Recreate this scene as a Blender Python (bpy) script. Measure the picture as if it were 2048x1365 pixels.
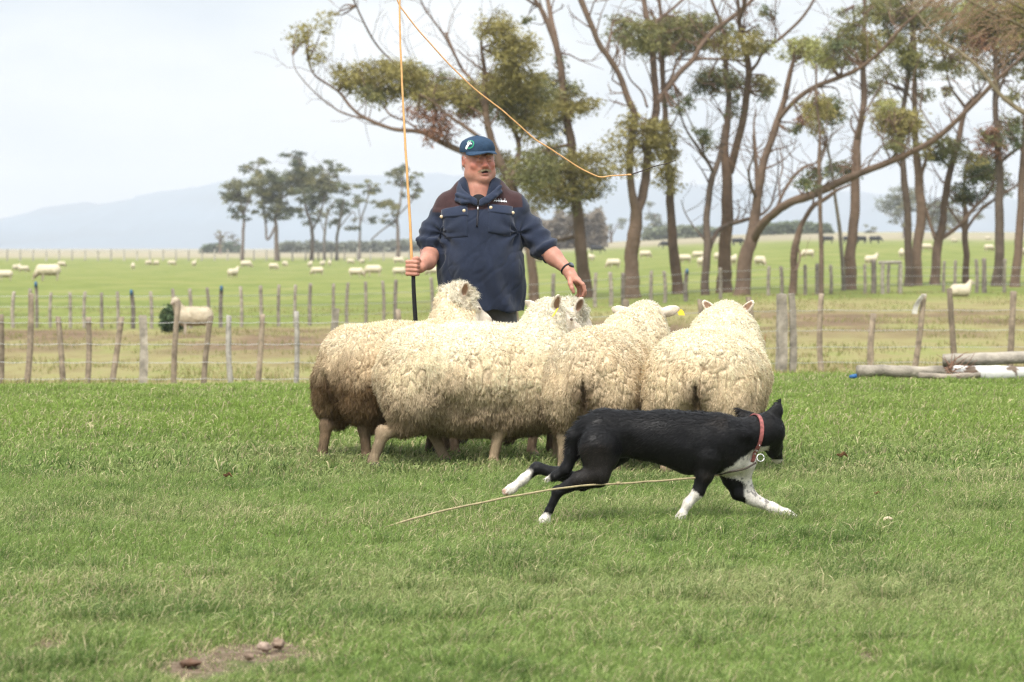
import bpy, math, random, time
import numpy as np
from mathutils import Vector, Matrix
T0 = time.time()
SC = bpy.context.scene
COL = SC.collection
for o in list(bpy.data.objects):
    bpy.data.objects.remove(o)

# ------------------------------------------------------------------ camera
CAM_H = 1.15
FPX = 5973.0                      # focal length in photo pixels (2048 wide)
PITCH = math.atan((682.5 - 497.0) / FPX)
cam_d = bpy.data.cameras.new("camera")
cam = bpy.data.objects.new("camera", cam_d)
COL.objects.link(cam)
cam.location = (0, 0, CAM_H)
cam.rotation_euler = (math.pi / 2 - PITCH, 0, 0)
cam_d.sensor_width = 36.0
cam_d.lens = 36.0 * FPX / 2048.0
cam_d.clip_start = 0.1
cam_d.clip_end = 60000
cam_d.dof.use_dof = True
cam_d.dof.focus_distance = 14.0
cam_d.dof.aperture_fstop = 6.3
SC.camera = cam

# ------------------------------------------------------------------ world: thin bright overcast over a Nishita sky
SUN_EL, SUN_AZ = math.radians(56), math.radians(200)     # azimuth clockwise from +Y
SKY_STRENGTH = 0.13
w = bpy.data.worlds.new("World")
SC.world = w
w.use_nodes = True
nt = w.node_tree
nt.nodes.clear()
wo = nt.nodes.new("ShaderNodeOutputWorld")
bg = nt.nodes.new("ShaderNodeBackground")
sky = nt.nodes.new("ShaderNodeTexSky")
sky.sky_type = 'NISHITA'
sky.sun_disc = False
sky.sun_elevation = SUN_EL
sky.sun_rotation = SUN_AZ
sky.air_density = 1.0
sky.dust_density = 2.0
tc = nt.nodes.new("ShaderNodeTexCoord")
mp = nt.nodes.new("ShaderNodeMapping")
mp.inputs['Scale'].default_value = (3.0, 3.0, 11.0)
mp.inputs['Location'].default_value = (0.35, 0.1, 0.62)
nz = nt.nodes.new("ShaderNodeTexNoise")
nz.inputs['Scale'].default_value = 1.6
nz.inputs['Detail'].default_value = 5
nz.inputs['Roughness'].default_value = 0.45
rp = nt.nodes.new("ShaderNodeValToRGB")
rp.color_ramp.elements[0].position = 0.33
rp.color_ramp.elements[0].color = (2.95, 3.4, 3.9, 1)
rp.color_ramp.elements[1].position = 0.60
rp.color_ramp.elements[1].color = (5.15, 5.2, 5.22, 1)
mixc = nt.nodes.new("ShaderNodeMixRGB")
mixc.inputs['Fac'].default_value = 0.9
bg.inputs['Strength'].default_value = SKY_STRENGTH
nt.links.new(tc.outputs['Generated'], mp.inputs['Vector'])
nt.links.new(mp.outputs['Vector'], nz.inputs['Vector'])
nt.links.new(nz.outputs['Fac'], rp.inputs['Fac'])
nt.links.new(sky.outputs['Color'], mixc.inputs['Color1'])
nt.links.new(rp.outputs['Color'], mixc.inputs['Color2'])
# an overcast sky is much brighter overhead than at the horizon
sepz = nt.nodes.new("ShaderNodeSeparateXYZ"); nt.links.new(tc.outputs['Generated'], sepz.inputs[0])
zr = nt.nodes.new("ShaderNodeMapRange"); zr.inputs['From Min'].default_value = 0.10; zr.inputs['From Max'].default_value = 0.75
zr.inputs['To Min'].default_value = 1.0; zr.inputs['To Max'].default_value = 2.3; nt.links.new(sepz.outputs['Z'], zr.inputs['Value'])
vm = nt.nodes.new("ShaderNodeVectorMath"); vm.operation = 'SCALE'
nt.links.new(mixc.outputs['Color'], vm.inputs[0]); nt.links.new(zr.outputs['Result'], vm.inputs['Scale'])
nt.links.new(vm.outputs[0], bg.inputs['Color'])
nt.links.new(bg.outputs['Background'], wo.inputs['Surface'])

# ------------------------------------------------------------------ sun (soft, through thin cloud)
sl = bpy.data.lights.new("sun", 'SUN')
sl.energy = 2.5
sl.angle = math.radians(10)
sl.color = (1.0, 0.96, 0.90)
so = bpy.data.objects.new("sun", sl)
COL.objects.link(so)
sdir = Vector((math.sin(SUN_AZ) * math.cos(SUN_EL), math.cos(SUN_AZ) * math.cos(SUN_EL), math.sin(SUN_EL)))
so.rotation_euler = sdir.to_track_quat('Z', 'Y').to_euler()
so.location = (0, -10, 30)

SC.view_settings.view_transform = 'Standard'
SC.view_settings.look = 'None'
SC.view_settings.exposure = 0.68
SC.view_settings.gamma = 1.0
SC.view_settings.use_curve_mapping = False
SC.render.engine = 'CYCLES'
SC.cycles.max_bounces = 6
SC.cycles.diffuse_bounces = 3
SC.cycles.glossy_bounces = 2
SC.cycles.transmission_bounces = 3
SC.cycles.transparent_max_bounces = 6
SC.cycles.volume_bounces = 0
SC.cycles.use_denoising = True
SC.cycles.denoising_prefilter = 'NONE'
SC.cycles.use_adaptive_sampling = False
SC.cycles.filter_width = 1.25

CP, SP_ = math.cos(PITCH), math.sin(PITCH)
def P(px, py, d):
    """world point seen at photo pixel (px, py), at ground distance d (world y = d)"""
    u = (px - 1024.0) / FPX
    v = (682.5 - py) / FPX
    dy = CP + v * SP_
    dz = -SP_ + v * CP
    s = d / dy
    return np.array([u * s, d, CAM_H + dz * s])

# ------------------------------------------------------------------ numpy helpers
def rng(seed):
    return np.random.default_rng(seed)

def _hash(i, j, k, s=0):
    h = (i.astype(np.int64) * 374761393 + j.astype(np.int64) * 668265263 + k.astype(np.int64) * 2147483647 + s * 974634777) & 0xFFFFFFFF
    h = ((h ^ (h >> 13)) * 1274126177) & 0xFFFFFFFF
    h = ((h ^ (h >> 16)) * 2246822519) & 0xFFFFFFFF
    h = h ^ (h >> 15)
    return (h & 0xFFFFFF).astype(np.float64) / float(0xFFFFFF)

def vnoise(p, s=0):
    p = np.asarray(p, dtype=np.float64)
    f = np.floor(p)
    i, j, k = f[:, 0].astype(np.int64), f[:, 1].astype(np.int64), f[:, 2].astype(np.int64)
    t = p - f
    t = t * t * (3 - 2 * t)
    r = 0
    for a in (0, 1):
        wx = t[:, 0] if a else 1 - t[:, 0]
        for b in (0, 1):
            wy = t[:, 1] if b else 1 - t[:, 1]
            for c in (0, 1):
                wz = t[:, 2] if c else 1 - t[:, 2]
                r = r + wx * wy * wz * _hash(i + a, j + b, k + c, s)
    return r

def fbm(p, s=0, oct=4):
    r, a, n = 0, 0.5, 0
    for o in range(oct):
        r = r + a * vnoise(p * (2 ** o) + 17.3 * o, s + o)
        n += a
        a *= 0.5
    return r / n

def worley(p, s=0):
    """F1, F2, vector to the nearest cell point, random of the cell"""
    f = np.floor(p).astype(np.int64)
    n = len(p)
    F1 = np.full(n, 9.0); F2 = np.full(n, 9.0)
    vec = np.zeros((n, 3)); rid = np.zeros(n)
    for a in (-1, 0, 1):
        for b in (-1, 0, 1):
            for c in (-1, 0, 1):
                i, j, k = f[:, 0] + a, f[:, 1] + b, f[:, 2] + c
                h0 = _hash(i, j, k, s)
                q = np.stack([i + h0, j + _hash(i, j, k, s + 7), k + _hash(i, j, k, s + 13)], 1)
                v = q - p
                d = np.sqrt((v * v).sum(1))
                m = d < F1
                F2 = np.where(m, F1, np.minimum(F2, d))
                F1 = np.where(m, d, F1)
                vec[m] = v[m]
                rid[m] = h0[m]
    return F1, F2, vec, rid

def norm(v):
    return v / np.maximum(np.linalg.norm(v, axis=-1, keepdims=True), 1e-9)

def sstep(x, a, b):
    t = np.clip((x - a) / (b - a), 0, 1)
    return t * t * (3 - 2 * t)

def rot_from(f, u=(0, 0, 1)):
    """matrix whose columns are forward(x), left(y), up(z)"""
    f = norm(np.array(f, float)); l = norm(np.cross(u, f)); uu = np.cross(f, l)
    return np.stack([f, l, uu], 1)

# ------------------------------------------------------------------ mesh helpers
def mesh_obj(name, V, Fc, mat, parent=None, col=None, smooth=True, nrm=None, matidx=None, uv=None):
    if parent is not None and parent.get('world_coords'):
        V = np.asarray(V, float) - np.array(parent.location)
    V = np.ascontiguousarray(V, dtype=np.float32)
    me = bpy.data.meshes.new(name)
    if isinstance(Fc, np.ndarray):
        k = Fc.shape[1]; nF = Fc.shape[0]
        me.vertices.add(len(V)); me.vertices.foreach_set('co', V.ravel())
        me.loops.add(nF * k); me.loops.foreach_set('vertex_index', np.ascontiguousarray(Fc, dtype=np.int32).ravel())
        me.polygons.add(nF)
        me.polygons.foreach_set('loop_start', np.arange(0, nF * k, k, dtype=np.int32))
        me.update(calc_edges=True)
    else:
        me.from_pydata([tuple(map(float, v)) for v in V], [], [tuple(int(i) for i in f) for f in Fc])
        me.update()
        nF = len(me.polygons)
    me.polygons.foreach_set('use_smooth', np.full(len(me.polygons), bool(smooth)))
    if matidx is not None:
        me.polygons.foreach_set('material_index', np.asarray(matidx, dtype=np.int32))
    if col is not None:
        col = np.asarray(col, dtype=np.float32)
        if col.ndim == 1:
            col = np.tile(col[None, :3], (len(V), 1))
        c4 = np.ones((len(V), 4), dtype=np.float32); c4[:, :3] = col[:, :3]
        at = me.color_attributes.new("Col", 'FLOAT_COLOR', 'POINT')
        at.data.foreach_set('color', c4.ravel())
    for m in (mat if isinstance(mat, (list, tuple)) else [mat]):
        me.materials.append(m)
    if nrm is not None:
        me.normals_split_custom_set_from_vertices(np.ascontiguousarray(nrm, dtype=np.float32))
    o = bpy.data.objects.new(name, me)
    COL.objects.link(o)
    if parent is not None:
        o.parent = parent
    return o

def empty(name, loc=(0, 0, 0), rz=0.0, label=None, cat=None, group=None):
    o = bpy.data.objects.new(name, None)
    o.empty_display_size = 0.2
    COL.objects.link(o)
    o.location = tuple(map(float, loc)); o.rotation_euler = (0, 0, rz)
    tag(o, label, cat, group)
    return o

def tag(o, label=None, cat=None, group=None, kind=None):
    if label: o['label'] = label
    if cat: o['category'] = cat
    if group: o['group'] = group
    if kind: o['kind'] = kind
    return o

class Acc:
    """collect several pieces into one mesh (quads/tris mixed)"""
    def __init__(s): s.V = []; s.Q = []; s.C = []; s.n = 0
    def add(s, V, Fq, col=None):
        V = np.asarray(V, float)
        s.V.append(V); s.Q.append(np.asarray(Fq) + s.n)
        if col is not None:
            c = np.asarray(col, float)
            s.C.append(np.tile(c[None], (len(V), 1)) if c.ndim == 1 else c)
        s.n += len(V)
    def build(s, name, mat, parent=None, smooth=True):
        V = np.concatenate(s.V)
        if all(q.shape[1] == s.Q[0].shape[1] for q in s.Q):
            Fq = np.concatenate(s.Q)
        else:
            Fq = [tuple(r) for q in s.Q for r in q]
        return mesh_obj(name, V, Fq, mat, parent, np.concatenate(s.C) if s.C else None, smooth)

def catmull(pts, n):
    pts = np.asarray(pts, float)
    p = np.vstack([2 * pts[0] - pts[1], pts, 2 * pts[-1] - pts[-2]])
    out = []
    for i in range(len(pts) - 1):
        t = np.linspace(0, 1, n, endpoint=False)[:, None]
        a, b, c, d = p[i], p[i + 1], p[i + 2], p[i + 3]
        out.append(0.5 * ((2 * b) + (-a + c) * t + (2 * a - 5 * b + 4 * c - d) * t ** 2 + (-a + 3 * b - 3 * c + d) * t ** 3))
    out.append(pts[-1:])
    return np.vstack(out)

def tube(pts, rad, sides=8, caps=True):
    """V, quads of a tube along pts with radii"""
    pts = np.asarray(pts, float); n = len(pts)
    rad = np.broadcast_to(np.asarray(rad, float), (n,))
    if caps:      # close the ends with small extra rings
        e0 = norm(pts[0] - pts[1]) * 1e-3; e1 = norm(pts[-1] - pts[-2]) * 1e-3
        t_ = norm(np.gradient(pts, axis=0)); t = np.vstack([t_[0], t_, t_[-1]])
        pts = np.vstack([pts[0] + e0, pts, pts[-1] + e1]); rad = np.concatenate([[rad[0] * .02], rad, [rad[-1] * .02]]); n += 2
    else:
        t = norm(np.gradient(pts, axis=0))
    up = np.array([0, 0, 1.0]) if abs(t[0, 2]) < 0.9 else np.array([1.0, 0, 0])
    a = norm(np.cross(t[0], up)); V = []
    th = np.linspace(0, 2 * np.pi, sides, endpoint=False)
    for i in range(n):
        a = norm(a - t[i] * a.dot(t[i])); b = np.cross(t[i], a)
        V.append(pts[i] + rad[i] * (np.cos(th)[:, None] * a + np.sin(th)[:, None] * b))
    V = np.vstack(V)
    i0 = np.arange(n - 1)[:, None] * sides; j = np.arange(sides)[None]; j1 = (j + 1) % sides
    Q = np.stack([i0 + j, i0 + j1, i0 + sides + j1, i0 + sides + j], -1).reshape(-1, 4)
    return V, Q

def clean_tube(name, pts, rad, mat, parent=None, sides=8, col=None):
    V, Q = tube(pts, rad, sides, caps=False)
    n = len(pts)
    F = [tuple(q) for q in Q]
    F.append(tuple(range(sides - 1, -1, -1))); F.append(tuple((n - 1) * sides + i for i in range(sides)))
    return mesh_obj(name, V, F, mat, parent, col)

# ------------------------------------------------------------------ signed distance fields on a grid -> mesh
class Field:
    def __init__(s, lo, hi, h):
        s.lo = np.array(lo, np.float64); s.h = h
        s.n = np.ceil((np.array(hi) - s.lo) / h).astype(int) + 1
        s.F = np.full(s.n, 0.5, np.float32)
        s.ax = [(s.lo[i] + h * np.arange(s.n[i])).astype(np.float32) for i in range(3)]
    def _sl(s, lo, hi):
        a = np.clip(np.floor((lo - s.lo) / s.h).astype(int), 0, s.n - 1)
        b = np.clip(np.ceil((hi - s.lo) / s.h).astype(int) + 1, 1, s.n)
        return tuple(slice(a[i], b[i]) for i in range(3))
    def _apply(s, sl, d, k, op):
        f = s.F[sl]
        if op == 'sub':
            d = -d
            hh = np.clip(0.5 - 0.5 * (d - f) / k, 0, 1) if k > 0 else None
            s.F[sl] = (f * hh + d * (1 - hh) + k * hh * (1 - hh)) if k > 0 else np.maximum(f, d)
        else:
            if k > 0:
                hh = np.clip(0.5 + 0.5 * (d - f) / k, 0, 1)
                s.F[sl] = d * (1 - hh) + f * hh - k * hh * (1 - hh)
            else:
                s.F[sl] = np.minimum(f, d)
    def _grid(s, sl):
        return (s.ax[0][sl[0]][:, None, None], s.ax[1][sl[1]][None, :, None], s.ax[2][sl[2]][None, None, :])
    def cone(s, a, b, ra, rb, k=0.02, op='add', sq=None):
        """tapered capsule; sq=(axis, factor) widens (factor>1) the section along axis"""
        a = np.asarray(a, float); b = np.asarray(b, float)
        m = max(ra, rb) * (max(1.0, sq[1]) if sq else 1.0) + 2 * k + 3 * s.h
        sl = s._sl(np.minimum(a, b) - m, np.maximum(a, b) + m)
        X, Y, Z = s._grid(sl)
        ab = b - a; L = max(float(ab.dot(ab)), 1e-9)
        px, py, pz = X - a[0], Y - a[1], Z - a[2]
        t = np.clip((px * ab[0] + py * ab[1] + pz * ab[2]) / L, 0, 1)
        qx, qy, qz = px - t * ab[0], py - t * ab[1], pz - t * ab[2]
        d2 = qx * qx + qy * qy + qz * qz
        if sq:
            ax = norm(np.array(sq[0], float)); c = qx * ax[0] + qy * ax[1] + qz * ax[2]
            d2 = d2 - c * c * (1 - 1 / sq[1] ** 2)
        d = np.sqrt(np.maximum(d2, 0)) - (ra + (rb - ra) * t)
        s._apply(sl, d.astype(np.float32), k, op)
    def ell(s, c, r, R=None, k=0.02, op='add'):
        c = np.asarray(c, float); r = np.asarray(r, float)
        if r.ndim == 0: r = np.array([r, r, r], float)
        m = np.max(r) + 2 * k + 3 * s.h
        sl = s._sl(c - m, c + m)
        X, Y, Z = s._grid(sl)
        px, py, pz = X - c[0], Y - c[1], Z - c[2]
        if R is not None:
            px, py, pz = (px * R[0, 0] + py * R[1, 0] + pz * R[2, 0], px * R[0, 1] + py * R[1, 1] + pz * R[2, 1], px * R[0, 2] + py * R[1, 2] + pz * R[2, 2])
        k0 = np.sqrt((px / r[0]) ** 2 + (py / r[1]) ** 2 + (pz / r[2]) ** 2)
        k1 = np.sqrt((px / r[0] ** 2) ** 2 + (py / r[1] ** 2) ** 2 + (pz / r[2] ** 2) ** 2)
        d = k0 * (k0 - 1) / np.maximum(k1, 1e-6)
        s._apply(sl, d.astype(np.float32), k, op)
    def chain(s, pts, rad, k=0.02, op='add', sq=None):
        for i in range(len(pts) - 1):
            s.cone(pts[i], pts[i + 1], rad[i], rad[i + 1], k, op, sq)
    def sample(s, p):
        q = (np.asarray(p) - s.lo) / s.h
        i = np.clip(np.floor(q).astype(int), 0, s.n - 2); t = np.clip(q - i, 0, 1)
        r = 0
        for a in (0, 1):
            for b in (0, 1):
                for c in (0, 1):
                    wt = (t[:, 0] if a else 1 - t[:, 0]) * (t[:, 1] if b else 1 - t[:, 1]) * (t[:, 2] if c else 1 - t[:, 2])
                    r = r + wt * s.F[i[:, 0] + a, i[:, 1] + b, i[:, 2] + c]
        return r
    def mesh(s):
        return surface_nets(s.F, s.lo, s.h)

def surface_nets(F, lo, h):
    S = F < 0
    A = np.zeros(np.array(F.shape) - 1, np.int8)
    for a in (0, 1):
        for b in (0, 1):
            for c in (0, 1):
                A += S[a:S.shape[0] - 1 + a, b:S.shape[1] - 1 + b, c:S.shape[2] - 1 + c]
    act = (A > 0) & (A < 8)
    idx = np.argwhere(act)
    i, j, k = idx.T
    cs = [(a, b, c) for a in (0, 1) for b in (0, 1) for c in (0, 1)]
    val = {q: F[i + q[0], j + q[1], k + q[2]].astype(np.float64) for q in cs}
    acc = np.zeros((len(idx), 3)); cnt = np.zeros(len(idx))
    for q in cs:
        for ax in range(3):
            if q[ax] == 0:
                r = list(q); r[ax] = 1; r = tuple(r)
                va, vb = val[q], val[r]
                m = (va < 0) != (vb < 0)
                t = np.where(m, va / np.where(m, va - vb, 1), 0)
                p = np.tile(np.array(q, float), (len(idx), 1)); p[:, ax] = t
                acc += p * m[:, None]; cnt += m
    V = lo + h * (idx + acc / cnt[:, None])
    vid = np.full(A.shape, -1, np.int64); vid[i, j, k] = np.arange(len(idx))
    quads = []
    for ax in range(3):
        o1, o2 = (ax + 1) % 3, (ax + 2) % 3
        sl0 = [slice(None)] * 3; sl1 = [slice(None)] * 3
        sl0[ax] = slice(0, -1); sl1[ax] = slice(1, None)
        D = S[tuple(sl0)] != S[tuple(sl1)]
        e = np.argwhere(D)
        e = e[(e[:, o1] >= 1) & (e[:, o2] >= 1) & (e[:, o1] < A.shape[o1]) & (e[:, o2] < A.shape[o2])]
        low_in = S[e[:, 0], e[:, 1], e[:, 2]]
        def cell(d1, d2):
            c = e.copy(); c[:, o1] += d1; c[:, o2] += d2
            return vid[c[:, 0], c[:, 1], c[:, 2]]
        q = np.stack([cell(-1, -1), cell(0, -1), cell(0, 0), cell(-1, 0)], 1)
        q[~low_in] = q[~low_in][:, ::-1]
        quads.append(q)
    Q = np.concatenate(quads)
    Q = Q[(Q >= 0).all(1)]
    return V, Q

def vnormals(V, Q):
    n = np.cross(V[Q[:, 2]] - V[Q[:, 0]], V[Q[:, 3 if Q.shape[1] > 3 else 1]] - V[Q[:, 1 if Q.shape[1] > 3 else 0]])
    if Q.shape[1] == 3:
        n = np.cross(V[Q[:, 1]] - V[Q[:, 0]], V[Q[:, 2]] - V[Q[:, 0]])
    N = np.zeros_like(V)
    for c in range(Q.shape[1]):
        for a in range(3):
            N[:, a] += np.bincount(Q[:, c], n[:, a], minlength=len(V))
    return norm(N)

def relax(V, Q, it=2, f=0.5):
    V = V.copy()
    for _ in range(it):
        S_ = np.zeros_like(V); c = np.zeros(len(V))
        for a in range(4):
            b = (a + 1) % 4
            for d in range(3):
                S_[:, d] += np.bincount(Q[:, a], V[Q[:, b], d], minlength=len(V)) + np.bincount(Q[:, b], V[Q[:, a], d], minlength=len(V))
            c += np.bincount(Q[:, a], minlength=len(V)) + np.bincount(Q[:, b], minlength=len(V))
        V += f * (S_ / np.maximum(c, 1)[:, None] - V)
    return V

def scatter(V, Q, n, R, weight=None):
    """random points on quads: position, triangle weights, vertex ids"""
    Tn = np.vstack([Q[:, [0, 1, 2]], Q[:, [0, 2, 3]]])
    A = np.linalg.norm(np.cross(V[Tn[:, 1]] - V[Tn[:, 0]], V[Tn[:, 2]] - V[Tn[:, 0]]), axis=1)
    if weight is not None:
        A = A * weight[Tn].mean(1)
    c = np.cumsum(A); r = R.random(n) * c[-1]
    t = Tn[np.searchsorted(c, r)]
    u, v = R.random(n), R.random(n)
    m = u + v > 1; u[m], v[m] = 1 - u[m], 1 - v[m]
    B = np.stack([1 - u - v, u, v], 1)
    return t, B

def interp(A, t, B):
    return (A[t] * B[..., None]).sum(1) if A.ndim == 2 else (A[t] * B).sum(1)

def ribbons(root, d0, d1, d2, L, wd, nrm, col, colt, segs=2, normal_mix=None, sidejit=0.6, R=None):
    """curved tapered ribbons. d0,d1,d2 directions of successive segments. returns V,F(tris as quads?),col,normals"""
    n = len(root)
    side = norm(np.cross(d0, nrm) + 1e-6)
    if R is not None:
        side = norm(side + sidejit * (R.random((n, 3)) - 0.5) * 2 * 0.7)
    ps = [root]
    ds = [d0, d1, d2][:segs + 1]
    cur = root
    for q in range(segs):
        cur = cur + ds[q] * (L / segs)[:, None]
        ps.append(cur)
    V = []; C = []
    for q in range(segs):
        wq = wd * (1.0 - 0.35 * q / segs)
        V += [ps[q] - side * wq[:, None] * 0.5, ps[q] + side * wq[:, None] * 0.5]
        cc = col + (colt - col) * (q / segs)
        C += [cc, cc]
    V.append(ps[segs]); C.append(colt)
    k = 2 * segs + 1
    VV = np.stack(V, 1).reshape(-1, 3); CC = np.stack(C, 1).reshape(-1, 3)
    b = np.arange(n)[:, None] * k
    tr = []
    for q in range(segs - 1):
        tr += [[2 * q, 2 * q + 2, 2 * q + 1], [2 * q + 1, 2 * q + 2, 2 * q + 3]]
    tr += [[2 * segs - 2, 2 * segs, 2 * segs - 1]]
    # winding so that cross gives + nrm side
    tr = np.array(tr)
    F = (b[:, :, None] + tr[None]).reshape(-1, 3)
    g = np.cross(VV[F[:, 1]] - VV[F[:, 0]], VV[F[:, 2]] - VV[F[:, 0]])
    nf = np.repeat(nrm, len(tr), axis=0)
    m = (g * nf).sum(1) < 0
    F[m] = F[m][:, ::-1]
    NN = None
    if normal_mix is not None:
        gn = norm(np.where(m[:, None], -g, g))[::len(tr)]
        NN = np.repeat(norm(nrm * normal_mix + gn * (1 - normal_mix)), k, axis=0)
    return VV, F, CC, NN

# ------------------------------------------------------------------ materials
def mat(name, color=(0.5, 0.5, 0.5), rough=0.8, attr=False, noise=None, bump=None, spec=0.3, transl=0.0, sss=0.0, metal=0.0, obj_tex=True, sheen=0.0, emit=None):
    """noise=(scale, amount), bump=(scale, strength, distance)"""
    m = bpy.data.materials.new(name)
    m.use_nodes = True
    t = m.node_tree; N = t.nodes; L = t.links
    bs = N["Principled BSDF"]
    bs.inputs['Roughness'].default_value = rough
    bs.inputs['Specular IOR Level'].default_value = spec
    bs.inputs['Metallic'].default_value = metal
    if sheen: bs.inputs['Sheen Weight'].default_value = sheen
    if sss:
        bs.inputs['Subsurface Weight'].default_value = sss
        bs.inputs['Subsurface Radius'].default_value = (0.02, 0.008, 0.004)
    if attr:
        a = N.new("ShaderNodeAttribute"); a.attribute_name = "Col"; src = a.outputs['Color']
    else:
        rgb = N.new("ShaderNodeRGB"); rgb.outputs[0].default_value = (*color, 1); src = rgb.outputs[0]
    tcn = N.new("ShaderNodeTexCoord")
    if noise:
        nn = N.new("ShaderNodeTexNoise"); nn.inputs['Scale'].default_value = noise[0]; nn.inputs['Detail'].default_value = 6
        nn.inputs['Roughness'].default_value = 0.65
        L.new(tcn.outputs['Object'], nn.inputs['Vector'])
        mr = N.new("ShaderNodeMapRange")
        mr.inputs['From Min'].default_value = 0.3; mr.inputs['From Max'].default_value = 0.7
        mr.inputs['To Min'].default_value = 1 - noise[1]; mr.inputs['To Max'].default_value = 1 + noise[1]
        L.new(nn.outputs['Fac'], mr.inputs['Value'])
        mx = N.new("ShaderNodeVectorMath"); mx.operation = 'MULTIPLY'
        L.new(src, mx.inputs[0]); L.new(mr.outputs['Result'], mx.inputs[1])
        src = mx.outputs[0]
    L.new(src, bs.inputs['Base Color'])
    if bump:
        bn = N.new("ShaderNodeTexNoise"); bn.inputs['Scale'].default_value = bump[0]; bn.inputs['Detail'].default_value = 5
        L.new(tcn.outputs['Object'], bn.inputs['Vector'])
        bp = N.new("ShaderNodeBump"); bp.inputs['Strength'].default_value = bump[1]; bp.inputs['Distance'].default_value = bump[2]
        L.new(bn.outputs['Fac'], bp.inputs['Height']); L.new(bp.outputs['Normal'], bs.inputs['Normal'])
    if transl:
        tr = N.new("ShaderNodeBsdfTranslucent"); L.new(src, tr.inputs['Color'])
        ms = N.new("ShaderNodeMixShader"); ms.inputs['Fac'].default_value = transl
        L.new(bs.outputs[0], ms.inputs[1]); L.new(tr.outputs[0], ms.inputs[2])
        L.new(ms.outputs[0], N["Material Output"].inputs['Surface'])
    return m

ONLY = []
GRASS, HAIR, HAZE = 1.15, 1.0, 2.7e-4

# ================================================================== TERRAIN
yL = np.array([-80, 24.2, 30, 36, 45, 72, 100, 133, 200, 260, 340, 420, 700, 1500, 12000.])
zL = np.array([0, 0, -.26, -.60, -.82, -.75, -.57, -.28, -.52, -.40, -.20, -.02, .3, .4, .4])
yR = np.array([-80, 26.5, 32, 38, 46, 85, 92, 140, 230, 330, 600, 1000, 3000, 12000.])
zR = np.array([0, 0, -.24, -.50, -.60, -.20, -.14, .38, 1.3, 1.68, 4.4, 5.2, 1.0, .4])
def gz(x, y):
    x = np.asarray(x, float); y = np.asarray(y, float)
    t = x / np.maximum(y, 5.0)
    b = sstep(t, -0.05, 0.11)
    z = np.interp(y, yL, zL) * (1 - b) + np.interp(y, yR, zR) * b
    return z
def gzs(x, y):
    return float(gz(np.array([x]), np.array([y]))[0])
def ground_at(px, py, dmin=20, dmax=700):
    """distance at which the view ray of a photo pixel meets the ground beyond dmin"""
    ds = np.linspace(dmin, dmax, 6000)
    q = np.array([P(px, py, 1.0)])[0]
    zs = CAM_H + (q[2] - CAM_H) * ds
    g = gz(q[0] * ds, ds)
    k = np.where(zs <= g)[0]
    return float(ds[k[0]]) if len(k) else dmax

rows = np.concatenate([np.linspace(-60, 4, 9)[:-1], np.linspace(4, 60, 150)[:-1], np.geomspace(60, 7000, 160)])
tt = np.concatenate([-np.geomspace(0.22, 1.3, 10)[::-1], np.linspace(-0.21, 0.21, 110), np.geomspace(0.22, 1.3, 10)])
YY = np.repeat(rows, len(tt)).reshape(len(rows), len(tt))
XX = tt[None, :] * (np.maximum(YY, 0) + 45)
ZZ = gz(XX, YY)
V = np.stack([XX, YY, ZZ], -1).reshape(-1, 3)
lump = (fbm(V * [1.3, 1.3, 0] + 5, 3) - 0.5) * 0.06 * sstep(V[:, 1], 5, 9) + (fbm(V * [.25, .25, 0], 9) - 0.5) * 0.10 * sstep(V[:, 1], 30, 50)
V[:, 2] += lump
nr, ncol = len(rows), len(tt)
i = np.arange(nr - 1)[:, None] * ncol; j = np.arange(ncol - 1)[None]
Q = np.stack([i + j, i + j + 1, i + ncol + j + 1, i + ncol + j], -1).reshape(-1, 4)

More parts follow.
